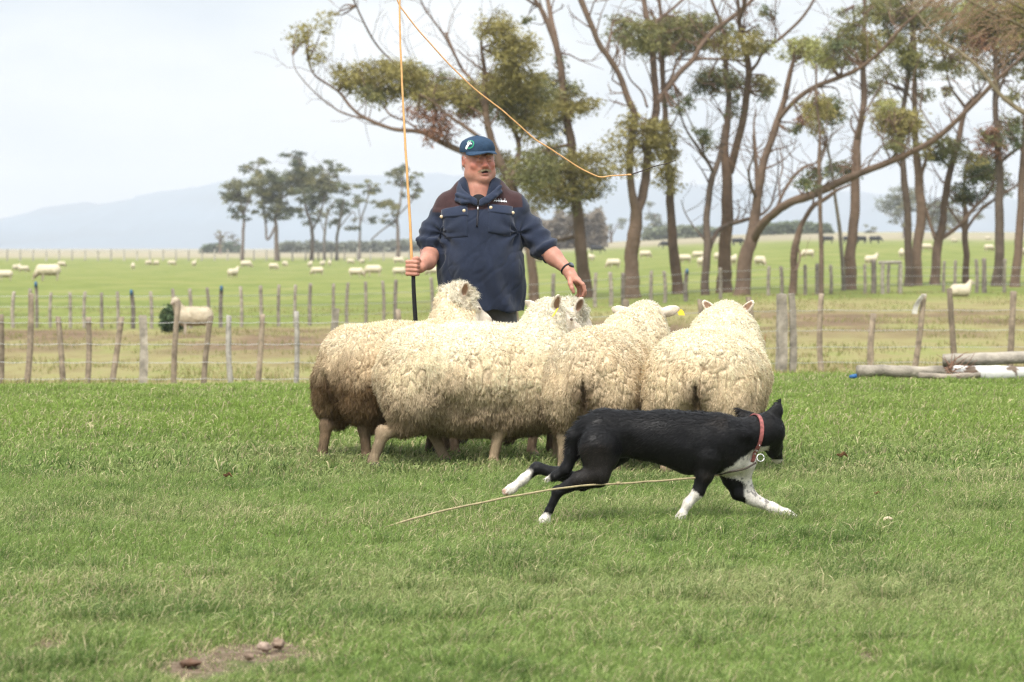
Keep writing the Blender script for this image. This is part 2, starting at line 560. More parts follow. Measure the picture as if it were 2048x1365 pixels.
WORN = []
for (wx, wy, wrx, wry) in ((525, 1305, .20, .34), (400, 1335, .13, .26), (1725, 1305, .045, .16), (110, 1290, .05, .18)):
    q_ = P(wx, wy, CAM_H * FPX / (wy - 497.0)); WORN.append((q_[0], q_[1], wrx, wry))
def m_ground():
    m = bpy.data.materials.new("pasture_ground"); m.use_nodes = True
    t = m.node_tree; N = t.nodes; L = t.links
    bs = N["Principled BSDF"]; bs.inputs['Roughness'].default_value = 0.95; bs.inputs['Specular IOR Level'].default_value = 0.1
    geo = N.new("ShaderNodeNewGeometry"); sep = N.new("ShaderNodeSeparateXYZ"); L.new(geo.outputs['Position'], sep.inputs[0])
    def noise(scale, detail=6, rough=0.6, sc=(1, 1, 1), loc=(0, 0, 0)):
        mp = N.new("ShaderNodeMapping"); mp.inputs['Scale'].default_value = sc; mp.inputs['Location'].default_value = loc
        L.new(geo.outputs['Position'], mp.inputs['Vector'])
        n = N.new("ShaderNodeTexNoise"); n.inputs['Scale'].default_value = scale; n.inputs['Detail'].default_value = detail
        n.inputs['Roughness'].default_value = rough
        L.new(mp.outputs[0], n.inputs['Vector']); return n.outputs['Fac']
    def ramp(src, pts):
        r = N.new("ShaderNodeValToRGB"); e = r.color_ramp.elements
        while len(e) > 1: e.remove(e[-1])
        e[0].position = pts[0][0]; e[0].color = (*pts[0][1], 1)
        for p, c in pts[1:]:
            q = e.new(p); q.color = (*c, 1)
        L.new(src, r.inputs['Fac']); return r.outputs['Color']
    def maprange(src, a, b, c=0.0, d=1.0):
        r = N.new("ShaderNodeMapRange"); r.interpolation_type = 'SMOOTHSTEP'
        r.inputs['From Min'].default_value = a; r.inputs['From Max'].default_value = b
        r.inputs['To Min'].default_value = c; r.inputs['To Max'].default_value = d
        L.new(src, r.inputs['Value']); return r.outputs['Result']
    def mix(f, a, b):
        x = N.new("ShaderNodeMixRGB"); L.new(f, x.inputs['Fac']); L.new(a, x.inputs['Color1']); L.new(b, x.inputs['Color2']); return x.outputs[0]
    def math_(op, a, b):
        x = N.new("ShaderNodeMath"); x.operation = op
        for s_, v_ in ((0, a), (1, b)):
            if isinstance(v_, (int, float)): x.inputs[s_].default_value = v_
            else: L.new(v_, x.inputs[s_])
        return x.outputs[0]
    X, Y = sep.outputs['X'], sep.outputs['Y']
    lawn = ramp(noise(6, 8, .7), [(0.3, (.06, .075, .025)), (0.5, (.10, .125, .04)), (0.7, (.15, .16, .06))])
    dry = ramp(noise(0.9, 9, .7, (1, .5, 1)), [(0.30, (.18, .135, .065)), (0.42, (.235, .195, .085)), (0.52, (.265, .235, .10)), (0.62, (.215, .225, .07)), (0.75, (.30, .26, .12))])
    brown = ramp(noise(1.3, 8, .7, (1, .35, 1), (3, 8, 0)), [(0.3, (.12, .08, .05)), (0.55, (.19, .13, .075)), (0.75, (.26, .20, .10))])
    green = ramp(noise(0.35, 9, .65, (1, .5, 1)), [(0.28, (.105, .135, .03)), (0.5, (.175, .20, .05)), (0.7, (.25, .235, .085))])
    tan = ramp(noise(0.02, 8, .7, (1, .3, 1)), [(0.3, (.20, .175, .105)), (0.55, (.31, .265, .175)), (0.75, (.22, .24, .11))])
    # wavering borders between the strips of ground
    wob = math_('MULTIPLY', math_('SUBTRACT', noise(.25, 5), 0.5), 9.0)
    Yw = math_('ADD', Y, wob)
    # worn bare earth showing through the lawn
    for (cx, cy, rx, ry) in WORN:
        mpn = N.new("ShaderNodeMapping"); mpn.inputs['Location'].default_value = (-cx / rx, -cy / ry, 0); mpn.inputs['Scale'].default_value = (1 / rx, 1 / ry, 0)
        L.new(geo.outputs['Position'], mpn.inputs['Vector'])
        ln = N.new("ShaderNodeVectorMath"); ln.operation = 'LENGTH'; L.new(mpn.outputs[0], ln.inputs[0])
        dd = math_('ADD', ln.outputs['Value'], math_('MULTIPLY', math_('SUBTRACT', noise(6, 8, .7), .5), 3.2))
        fw = maprange(dd, 1.2, .55)
        lawn = mix(fw, lawn, ramp(noise(26, 8, .75), [(0.32, (.075, .048, .03)), (0.5, (.17, .12, .08)), (0.66, (.34, .27, .19))]))
    f_dry = maprange(math_('ADD', Y, math_('MULTIPLY', math_('SUBTRACT', noise(1.2, 5), .5), 3.0)), 27.5, 31)
    c = mix(f_dry, lawn, dry)
    # trampled brown track in front of the second fence
    tr = math_('MULTIPLY', maprange(Yw, 52, 60), math_('SUBTRACT', 1.0, maprange(Yw, 68, 73)))
    tr = math_('MULTIPLY', tr, maprange(noise(.35, 4, .5, (1, .4, 1), (1, 1, 5)), .38, .55))
    c = mix(tr, c, brown)
    # greener pasture past the second fence (its line bends away to the right)
    line = math_('ADD', 71.0, math_('MULTIPLY', maprange(X, -12, 14), 12.0))
    rel = math_('SUBTRACT', math_('ADD', Y, math_('MULTIPLY', math_('SUBTRACT', noise(.5, 5), .5), 5.0)), line)
    c = mix(maprange(rel, -2.5, 1.5), c, green)
    far = math_('SUBTRACT', Y, math_('MULTIPLY', maprange(X, -5, 30), -60.0))
    c = mix(maprange(Y, 330, 430), c, tan)
    L.new(c, bs.inputs['Base Color'])
    bn = noise(14, 8, .8); bp = N.new("ShaderNodeBump"); bp.inputs['Strength'].default_value = .6; bp.inputs['Distance'].default_value = .05
    L.new(bn, bp.inputs['Height']); L.new(bp.outputs[0], bs.inputs['Normal'])
    return m
ground = mesh_obj("ground", V, Q, m_ground())
tag(ground, "wide flat pasture of green and dry grass running to the horizon", None, None, 'structure')

# ------------------------------------------------------------------ far range, faded by the air
def ridge(name, label, d, px, py, col, depth, seed):
    px = np.array(px, float); py = np.array(py, float)
    xs = np.linspace(px[0], px[-1], 260)
    top = np.interp(xs, px, py) + (fbm(np.stack([xs / 35, xs * 0, xs * 0], 1), seed, 5) - .5) * 16
    V = []
    rr = [0, .25, .55, .8, 1.0, 1.6]
    hh = [0, .30, .62, .87, 1.0, .4]
    for a, hgt in zip(rr, hh):
        for k, x in enumerate(xs):
            p = P(x, top[k], d)
            q = p.copy(); q[1] = d - depth + depth * a
            q[0] = p[0]
            zz = max(p[2], 1) * hgt
            jit = (fbm(np.array([[x / 18., a * 4., 1.]]), seed + 4)[0] - .5) * 0.18 * max(p[2], 1) * (1 if 0 < a < 1 else 0)
            q[2] = zz + jit - (3 if a == 0 else 0)
            V.append(q)
    V = np.array(V); n = len(xs)
    i = np.arange(len(rr) - 1)[:, None] * n; j = np.arange(n - 1)[None]
    Q = np.stack([i + j, i + j + 1, i + n + j + 1, i + n + j], -1).reshape(-1, 4)
    o = mesh_obj(name, V, Q, mat(name + "_cover", col, .95, noise=(.002, .4)))
    tag(o, label, None, None, 'structure')
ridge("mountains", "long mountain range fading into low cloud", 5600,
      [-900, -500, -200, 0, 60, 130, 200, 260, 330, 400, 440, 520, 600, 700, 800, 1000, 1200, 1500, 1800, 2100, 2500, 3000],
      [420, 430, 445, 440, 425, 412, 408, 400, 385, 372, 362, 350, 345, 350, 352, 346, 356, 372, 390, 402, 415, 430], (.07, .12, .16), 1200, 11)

# ================================================================== LAWN GRASS (stuff)
m_grass = mat("grass_blades", rough=.55, attr=True, transl=.35, spec=.25)
def lawn_grass(name, n, y0, y1, hmin, hmax, wd, seed, pw=1.0, tfan=0.235, xpad=.8):
    R = rng(seed)
    u = R.random(n)
    y = (y0 ** (1 - pw) + u * (y1 ** (1 - pw) - y0 ** (1 - pw))) ** (1 / (1 - pw)) if pw != 1 else y0 * (y1 / y0) ** u
    x = (R.random(n) * 2 - 1) * (tfan * y + xpad)
    p = np.stack([x, y, np.zeros(n)], 1)
    # clumps
    F1, F2, vec, rid = worley(p * [7, 7, 0] + [0, 0, .5], seed)
    big = fbm(p * [1.1, 1.1, 0], 5, 4); big2 = fbm(p * [.35, .7, 0] + 40, 8, 3)
    bare = sstep(fbm(p * [.8, .8, 0] + 11, 21, 5), .56, .68)
    # the worn patches: along the bottom edge left of centre and bottom right
    def patch(px, py, rx, ry):
        d = CAM_H * FPX / (py - 497.0); c = P(px, py, d)
        return np.exp(-(((p[:, 0] - c[0]) / rx) ** 2 + ((p[:, 1] - c[1]) / ry) ** 2) * (0.6 + 1.2 * fbm(p * [9, 9, 0], 2, 3)))
    worn = np.clip(sum(np.exp(-((((p[:, 0] - cx) / rx) ** 2 + ((p[:, 1] - cy + .12) / (ry * 1.25)) ** 2) ** 1.5) * (0.5 + .9 * fbm(p * [9, 9, 0], 2, 3))) for cx, cy, rx, ry in WORN), 0, 1)
    keep = R.random(n) > (worn * (.45 + .75 * fbm(p * [14, 14, 0] + 5, 61, 3)) + bare * .25)
    keep &= (gz(x, y) > -0.35)
    hk = (hmin + (hmax - hmin) * 1.12 * R.random(n) ** 1.7) * (.55 + .9 * big) * (1 - .75 * worn) * (.80 + .35 * rid + .35 * (rid > .90))
    z = gz(x, y) + (fbm(p * [1.3, 1.3, 0] + 5, 3) - 0.5) * 0.06 * sstep(y, 5, 9)
    root = np.stack([x, y, z - .004], 1)
    up = np.array([0, 0, 1.0])
    az = R.random(n) * 2 * np.pi
    lean = np.stack([np.cos(az), np.sin(az), np.zeros(n)], 1) * (R.random(n) ** 1.3 * .75)[:, None]
    cl = vec * [1, 1, 0]
    wind = np.array([.12, -.05, 0])
    d0 = norm(up + lean * .5 - cl * .25)
    d1 = norm(up * .9 + lean * 1.4 - cl * .45 + wind)
    d2 = norm(up * .25 + lean * 2.3 + wind * 2)
    # greens: fresh, grey green, and dry straw blades
    g = R.random(n)
    c1 = np.array([.185, .265, .068]); c2 = np.array([.275, .310, .125]); c3 = np.array([.50, .43, .25]); c4 = np.array([.085, .145, .036])
    mixf = np.clip(big2 * 2.6 - .95 + (fbm(p * [2.6, 2.6, 0] + 60, 14, 3) - .5) * 1.2 + (rid - .5) * .5 + (g - .5) * .5, 0, 1)[:, None]
    c = c1 * (1 - mixf) + c2 * mixf
    dk = (R.random(n) < .18 + .25 * (rid > .90) + .35 * sstep(fbm(p * [1.6, 2.2, 0] + 90, 33, 4), .56, .70))[:, None]; c = np.where(dk, c4, c)
    fargreen = sstep(y, 15.5, 20)[:, None]
    c = c * (1 - .58 * fargreen) + np.array([.195, .29, .042]) * .58 * fargreen
    dry = R.random(n) < (.095 + .12 * bare + .4 * worn); c = np.where(dry[:, None], c3 * (.6 + .6 * R.random((n, 1))), c)
    c = c * (.75 + .5 * R.random((n, 1)))
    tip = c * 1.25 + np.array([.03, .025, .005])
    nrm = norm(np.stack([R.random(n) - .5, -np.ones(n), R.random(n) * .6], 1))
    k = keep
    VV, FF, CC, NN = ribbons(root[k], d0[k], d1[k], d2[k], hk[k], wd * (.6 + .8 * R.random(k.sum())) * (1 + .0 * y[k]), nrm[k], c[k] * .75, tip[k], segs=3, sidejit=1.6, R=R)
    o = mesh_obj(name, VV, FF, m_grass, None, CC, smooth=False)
    tag(o, "short grass of the lawn the mob and dog run on", None, None, 'stuff')
    return o
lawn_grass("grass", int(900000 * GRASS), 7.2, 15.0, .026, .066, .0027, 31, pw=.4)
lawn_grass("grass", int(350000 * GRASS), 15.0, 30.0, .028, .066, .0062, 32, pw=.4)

# tussocks and dry grass of the paddock behind the lawn
def paddock_grass(n, seed):
    R = rng(seed)
    y = 29 + 60 * R.random(n) ** 1.6
    x = (R.random(n) * 2 - 1) * (.2 * y + 1)
    p = np.stack([x, y, 0 * y], 1)
    k = fbm(p * [.7, .5, 0], 71, 4) > .48
    x, y, p = x[k], y[k], p[k]; n = len(x)
    root = np.stack([x, y, gz(x, y) + (fbm(p * [.25, .25, 0], 9) - 0.5) * 0.10 * sstep(y, 30, 50) - .01], 1)
    az = R.random(n) * 6.28
    lean = np.stack([np.cos(az), np.sin(az), 0 * az], 1) * .5
    up = np.array([0, 0, 1.])
    c = np.where(R.random((n, 1)) < .5, np.array([[.34, .28, .13]]), np.array([[.21, .225, .06]])) * (.7 + .5 * R.random((n, 1)))
    VV, FF, CC, NN = ribbons(root, norm(up + lean * .4), norm(up + lean), norm(up + lean * 2), .05 + .09 * R.random(n) ** 2, np.full(n, .014), np.tile([[0, -1., .2]], (n, 1)), c * .8, c * 1.1, segs=2, sidejit=1.4, R=R)
    o = mesh_obj("dry_grass", VV, FF, m_grass, None, CC, smooth=False)
    tag(o, "dry straw coloured grass of the paddock behind the wire fence", None, None, 'stuff')
paddock_grass(int(70000 * GRASS), 77)

# ================================================================== FENCES, TIMBER
m_post = mat("weathered_wood", rough=.9, attr=True, noise=(9, .45), bump=(60, .6, .01), spec=.15)
m_wire = mat("fence_wire", (.42, .42, .40), .5, metal=.6)
m_tape = mat("blue_insulator", (.04, .12, .20), .5)

def post_mesh(base, top, r, seed, square=False, col=(.22, .18, .14)):
    R = rng(seed)
    n = 14
    t = np.linspace(0, 1, n)[:, None]
    base = np.asarray(base, float); top = np.asarray(top, float)
    axis = base + (top - base) * t
    bend = (R.random(2) - .5) * .06
    axis[:, 0] += np.sin(t[:, 0] * 3.14) * bend[0]; axis[:, 1] += np.sin(t[:, 0] * 3.14) * bend[1]
    sides = 4 if square else 10
    V = []
    ph = R.random() * .6
    for k in range(n):
        th = np.linspace(0, 2 * np.pi, sides, endpoint=False) + (np.pi / 4 if square else 0) + ph * .3
        rr = r * (1.2 if square else 1) * (1 - .12 * t[k, 0]) * (1 + (R.random(sides) - .5) * .16)
        V.append(axis[k] + np.stack([np.cos(th) * rr, np.sin(th) * rr * (.8 if square else 1), 0 * th + (R.random(sides) - .5) * (.02 if k == n - 1 else 0)], 1))
    V.append(axis[-1][None] + [[0, 0, .006]])
    V = np.vstack(V)
    F = []
    for k in range(n - 1):
        for j in range(sides):
            F.append((k * sides + j, k * sides + (j + 1) % sides, (k + 1) * sides + (j + 1) % sides, (k + 1) * sides + j))
    for j in range(sides):
        F.append(((n - 1) * sides + j, (n - 1) * sides + (j + 1) % sides, len(V) - 1))
    c = np.array(col) * (.8 + .4 * R.random())
    nz = fbm(V * [30, 30, 4] + seed, seed, 4)[:, None]
    C = c * (.6 + .8 * nz)
    return V, F, C

def make_post(parent, px_t, py_t, px_b, py_b, d, wpx, seed, square=False, col=(.28, .24, .18), name="post"):
    top = P(px_t, py_t, d)
    b = P(px_b, py_b, d)
    k = (top[0] - b[0]) / max(top[2] - b[2], .1)
    g = gzs(b[0], d)
    base = np.array([b[0] - k * max(0, b[2] - g), d, g - .12])
    V, F, C = post_mesh(base, top, wpx / 2 * d / FPX, seed, square, col)
    return mesh_obj(name, V, F, m_post, parent, C, smooth=not square), base, top

def wires(parent, pts_list, r, name="wire"):
    """each wire sags from post to post"""
    for pts in pts_list:
        pts = np.array(pts)
        full = []
        for a, b in zip(pts[:-1], pts[1:]):
            for t in np.linspace(0, 1, 5)[:-1]:
                p = a * (1 - t) + b * t
                p = p - np.array([0, 0, .012 * 4 * t * (1 - t)])
                full.append(p)
        full.append(pts[-1])
        clean_tube(name, full, np.full(len(full), r), m_wire, parent, sides=5)

# --- near fence: old wooden posts and battens with plain wires
nf = empty("wire_fence", P(1024, 760, 37), 0, "old wire fence of crooked grey wooden posts just behind the lawn", "fence"); nf['world_coords'] = 1
D1 = lambda px: 36.0 + 3.0 * sstep(np.array([px], float), 600, 1700)[0]
near_posts = [  # top x,y  bottom x,y  width px, square
    (-330, 636, -336, 780, 12, 0), (-265, 634, -262, 780, 12, 0), (-200, 632, -203, 780, 18, 1), (-132, 638, -128, 780, 12, 0), (-70, 640, -75, 780, 12, 0), (2, 630, 0, 775, 12, 0), (62, 588, 50, 778, 13, 0), (116, 634, 127, 778, 12, 0), (177, 636, 171, 778, 12, 0), (243, 635, 219, 778, 13, 0),
    (285, 632, 282, 778, 20, 1), (357, 603, 349, 778, 12, 0), (422, 633, 407, 778, 12, 0), (458, 632, 466, 778, 12, 0), (525, 630, 512, 778, 12, 0),
    (593, 624, 591, 772, 11, 0), (672, 618, 668, 770, 17, 1), (796, 620, 800, 770, 11, 0), (905, 615, 900, 766, 12, 0), (1030, 612, 1034, 764, 12, 0), (1120, 612, 1124, 762, 12, 0), (1252, 600, 1256, 758, 14, 0), (1400, 600, 1404, 755, 12, 0),
    (1497, 595, 1513, 750, 13, 0), (1563, 588, 1561, 748, 24, 1), (1583, 588, 1584, 748, 16, 1), (1643, 588, 1645, 748, 12, 0),
    (1747, 628, 1743, 738, 14, 0), (1848, 589, 1827, 738, 13, 0), (1899, 578, 1911, 728, 13, 0), (2027, 584, 2020, 712, 14, 0), (2110, 584, 2112, 730, 12, 0), (2205, 584, 2200, 730, 12, 0), (2300, 582, 2306, 730, 18, 1), (2400, 584, 2396, 730, 12, 0)]
tops = []
for n_, (xt, yt, xb, yb, w_, sq_) in enumerate(near_posts):
    cc = (.27, .24, .195) if sq_ else (.25, .20, .145)
    if n_ in (13, 15): cc = (.29, .27, .235)
    o, b_, t_ = make_post(nf, xt, yt, xb, yb, D1(xt), w_, 100 + n_, bool(sq_), cc)
    tops.append((b_, t_))
def on_post(bt, h):
    b_, t_ = bt; z0 = b_[2] + .12
    k = np.clip((z0 + h - b_[2]) / max(t_[2] - b_[2], .1), 0, 1.0)
    return b_ + (t_ - b_) * k + np.array([0, -.03, 0])
run = [bt for bt, q in zip(tops, near_posts) if q[0] < 1700]
run2 = [bt for bt, q in zip(tops, near_posts) if q[0] > 1690 and q[0] != 1747]
for h_ in (.18, .38, .60, .86):
    wires(nf, [[on_post(b, h_) for b in run + run2]], .0035)
# board nailed askew on the leaning post
V, F, C = post_mesh(P(1829, 628, D1(1848) - .09), P(1848, 590, D1(1848) - .09), 5.5 * D1(1848) / FPX, 733, True, (.42, .40, .34))
mesh_obj("broken_batten", V, F, m_post, nf, C, smooth=False)

# --- second fence, past the dry paddock
sf = empty("batten_fence", P(500, 655, 74), 0, "second wire fence of thin straight posts beyond the dry paddock", "fence"); sf['world_coords'] = 1
def D2(px):
    return 71.0 + 17.0 * sstep(np.array([px], float), 300, 1900)[0]
second = [(-240, 590, 10), (-190, 590, 9), (-140, 590, 9), (-90, 588, 12), (-45, 588, 9), (-8, 586, 9), (28, 584, 10), (60, 578, 10), (72, 566, 9), (102, 586, 9), (140, 586, 9), (170, 584, 9), (203, 586, 9), (235, 584, 9), (263, 582, 13), (301, 584, 9), (345, 578, 10), (379, 578, 10),
          (414, 576, 9), (443, 574, 12), (481, 574, 9), (521, 572, 10), (558, 570, 9), (591, 570, 9), (621, 567, 10), (667, 568, 9), (696, 566, 9), (731, 564, 9), (765, 562, 9), (792, 560, 12), (862, 556, 10),
          (1107, 548, 11), (1192, 546, 10), (1220, 545, 11), (1246, 546, 12), (1303, 542, 10), (1328, 543, 10), (1374, 540, 12), (1440, 536, 10), (1538, 533, 10), (1562, 533, 10), (1610, 530, 10), (1634, 528, 12), (1661, 530, 9),
          (1729, 529, 9), (1747, 520, 14), (1778, 528, 9), (1800, 528, 9), (1889, 523, 9), (1911, 521, 9), (1952, 519, 10), (1968, 517, 13), (2010, 518, 10), (2060, 516, 10), (2110, 515, 10), (2160, 514, 10), (2215, 513, 12)]
st = []
for n_, (x_, y_, w_) in enumerate(second):
    d_ = D2(x_)
    t_ = P(x_, y_, d_); g_ = gzs(t_[0], d_)
    R_ = rng(300 + n_)
    base = np.array([t_[0] + (R_.random() - .5) * .05, d_, g_ - .1])
    V, F, C = post_mesh(base, t_, w_ * .40 * d_ / FPX, 300 + n_, w_ > 11, (.20, .17, .14) if w_ > 11 else (.25, .215, .17))
    mesh_obj("post", V, F, m_post, sf, C)
    if x_ in (263, 443, 72, 1374):
        clean_tube("insulator", [t_ + [0, -.05, -.10], t_ + [0, -.05, .03]], [.035, .03], m_tape, sf, sides=8)
    st.append((base, t_))
for h_ in (.25, .5, .75):
    wires(sf, [[on_post(b, h_) for b in st]], .006)

# small rail gate in the second fence
gt = empty("rail_gate", P(1780, 585, 87), 0, "low weathered rail gate frame in the second fence", "gate"); gt['world_coords'] = 1
dg = 86.6
for x_ in (1766, 1801):
    t_ = P(x_, 527, dg); V, F, C = post_mesh([t_[0], dg, gzs(t_[0], dg) - .05], t_, .06, x_, True, (.27, .24, .19)); mesh_obj("post", V, F, m_post, gt, C)
a_, b_ = P(1757, 526, dg), P(1803, 525, dg)
clean_tube("rail", [a_, b_], [.06, .06], m_post, gt, 6, (.30, .27, .22))

# --- far boundary fence
ff = empty("far_fence", P(300, 514, 420), 0, "long distant boundary fence along the far edge of the green field", "fence"); ff['world_coords'] = 1
fps = []
for n_, x_ in enumerate(np.arange(-40, 900, 26)):
    d_ = 330.0; t_ = P(x_, 0, d_); g_ = gzs(t_[0], d_)
    V, F, C = post_mesh([t_[0], d_, g_ - .1], [t_[0], d_, g_ + 1.25], .09, 500 + n_, False, (.34, .31, .27)); mesh_obj("post", V, F, m_post, ff, C)
    fps.append((np.array([t_[0], d_, g_ - .1]), np.array([t_[0], d_, g_ + 1.25])))
wires(ff, [[on_post(b, 1.0) for b in fps]], .012)

# --- timber lying at the lawn's edge, right
m_log = mat("old_timber", rough=.85, attr=True, noise=(5, .35), bump=(25, .7, .02))
m_white = mat("peeling_white_paint", rough=.6, attr=True, bump=(30, .5, .01))
def log(name, label, a, b, r, col, seed, m=m_log, white=False, zs=1.0):
    R = rng(seed); n = 60
    a = np.array(a); b = np.array(b)
    t = np.linspace(0, 1, n)[:, None]
    pts = a + (b - a) * t + np.array([0, 0, 1]) * (np.sin(t * 5 + seed) * .008)
    V, Q = tube(pts, r * (1 + .03 * np.sin(t[:, 0] * 14 + seed)), 22, caps=True)
    c = pts.mean(0)
    nn = fbm(V * [9, 9, 14] + seed, seed, 4)
    V = V + (nn[:, None] - .5) * [0, .02, .02]
    V[:, 2] = np.where(V[:, 2] < c[2], V[:, 2], V[:, 2])
    C = np.array(col) * (.55 + .9 * fbm(V * [5, 30, 30] + seed, seed + 1, 4))[:, None]
    if white:
        peel = fbm(V * [9, 14, 14] + 3, seed + 2, 4) > .60
        C = np.where(peel[:, None], np.array([.13, .09, .06]), np.array([.62, .605, .56]))
    o = mesh_obj(name, V, Q, m, None, C)
    tag(o, label, "timber log", "timber lying at the edge of the lawn")
dl = 26.0
def LP(px, py, d=dl): return P(px, py, d)
zg = lambda x, d: gzs(x, d)
pa, pb = LP(1712, 0), LP(1895, 0)
def onground(px, d, r, lift=0.0):
    q = P(px, 700, d); return [q[0], d, gzs(q[0], d) + r + lift]
log("log", "round grey log on the grass with a blue tip", onground(1716, 26.0, .045, .03), onground(1900, 26.2, .045, .03), .052, (.27, .235, .185), 1)
log("log", "thin split plank lying in the grass before the round logs", onground(1838, 25.7, .02, .03), onground(1960, 25.8, .02, .03), .026, (.26, .22, .17), 2)
log("log", "white painted log with peeling paint on the grass", onground(1905, 25.9, .045, .03), onground(2160, 25.9, .045, .03), .060, (.7, .7, .66), 3, m_white, True)
log("log", "long grey beam lying across the top of the white log", onground(1886, 26.15, .09, .09), onground(2180, 26.1, .10, .105), .056, (.29, .255, .205), 4)
tip = onground(1707, 25.85, .045)
o = clean_tube("plastic_cap", [np.array(tip) + [-.035, 0, -.01], np.array(tip) + [.0, 0, -.005], np.array(tip) + [.03, 0, 0]], [.014, .02, .018], mat("blue_plastic", (.02, .10, .26), .5), None, 12)
tag(o, "small blue plastic cap beside the end of the round grey log", "cap")
# bundle of dead twigs over the logs
A = Acc(); R = rng(8)
for k in range(26):
    s0 = np.array(onground(1888 + R.random() * 25, 25.8 + .2 * R.random(), .08 + .05 * R.random()))
    e0 = s0 + [(R.random() - .35) * .35, (R.random() - .5) * .2, (R.random() - .35) * .28]
    mdl = (s0 + e0) / 2 + (R.random(3) - .5) * .06
    V, Q = tube(catmull([s0, mdl, e0], 4), np.linspace(.005, .002, 9), 5); A.add(V, Q, (.20, .11, .07))
o = A.build("twig_bundle", m_log); tag(o, "tangle of dead brown twigs over the logs", "twigs")
# a tuft of dock stalk by the double post
A = Acc()
for k in range(14):
    s0 = P(1523 + R.random() * 5, 748, 35.5); s0[2] = gzs(s0[0], 35.5)
    e0 = s0 + [(R.random() - .5) * .12, (R.random() - .5) * .1, .25 + .35 * R.random()]
    V, Q = tube(np.array([s0, (s0 + e0) / 2 + (R.random(3) - .5) * .03, e0]), [.006, .012, .004], 5); A.add(V, Q, (.22, .10, .05))
o = A.build("dock_plant", m_log); tag(o, "dead reddish brown dock plant beside the thick double post", "plant")
# dark bush by the lone sheep
R = rng(91); n = 5000
c0 = P(343, 0, 67.6); c0[2] = gzs(c0[0], 67)
pp = norm(R.normal(size=(n, 3))) * (R.random((n, 1)) ** .5) * [.24, .22, .30] * (.6 + .8 * R.random((n, 1))) + c0 + [0, 0, .30]
m_leaf = mat("leaves", rough=.6, attr=True, transl=.3, spec=.3)
def leaf_mesh(name, pos, size, aspect, col, R, parent=None, droop=.6, label=None, m=None):
    n = len(pos)
    az = R.random(n) * 6.283
    d = norm(np.stack([np.cos(az), np.sin(az), (R.random(n) - .5) * 1.2 - droop], 1))
    s = norm(np.cross(d, norm(R.normal(size=(n, 3)))))
    L = size * (.6 + .8 * R.random(n)); W = L * aspect
    a = pos; b = pos + d * (L * .5)[:, None] + s * W[:, None] * .5; c = pos + d * L[:, None]; e = pos + d * (L * .5)[:, None] - s * W[:, None] * .5
    V = np.stack([a, b, c, e], 1).reshape(-1, 3)
    Q = np.arange(n * 4).reshape(-1, 4)
    return mesh_obj(name, V, Q, m or m_leaf, parent, np.repeat(col, 4, axis=0), smooth=False)
bc = np.array([[.06, .095, .035]]) * (.6 + .9 * R.random((n, 1)))
o = leaf_mesh("bush", pp, .09, .5, bc, R); tag(o, "small dark green bush beside the lone standing sheep at the fence", "bush")

# ================================================================== TREES
m_bark = mat("gum_bark", rough=.9, attr=True, noise=(3, .3), bump=(14, .8, .06), spec=.12)
G_OLIVE, G_MID, G_DARK, G_BROWN, G_LIGHT, G_GREY = (.285, .245, .08), (.19, .19, .075), (.11, .13, .058), (.27, .14, .085), (.31, .31, .11), (.16, .17, .11)

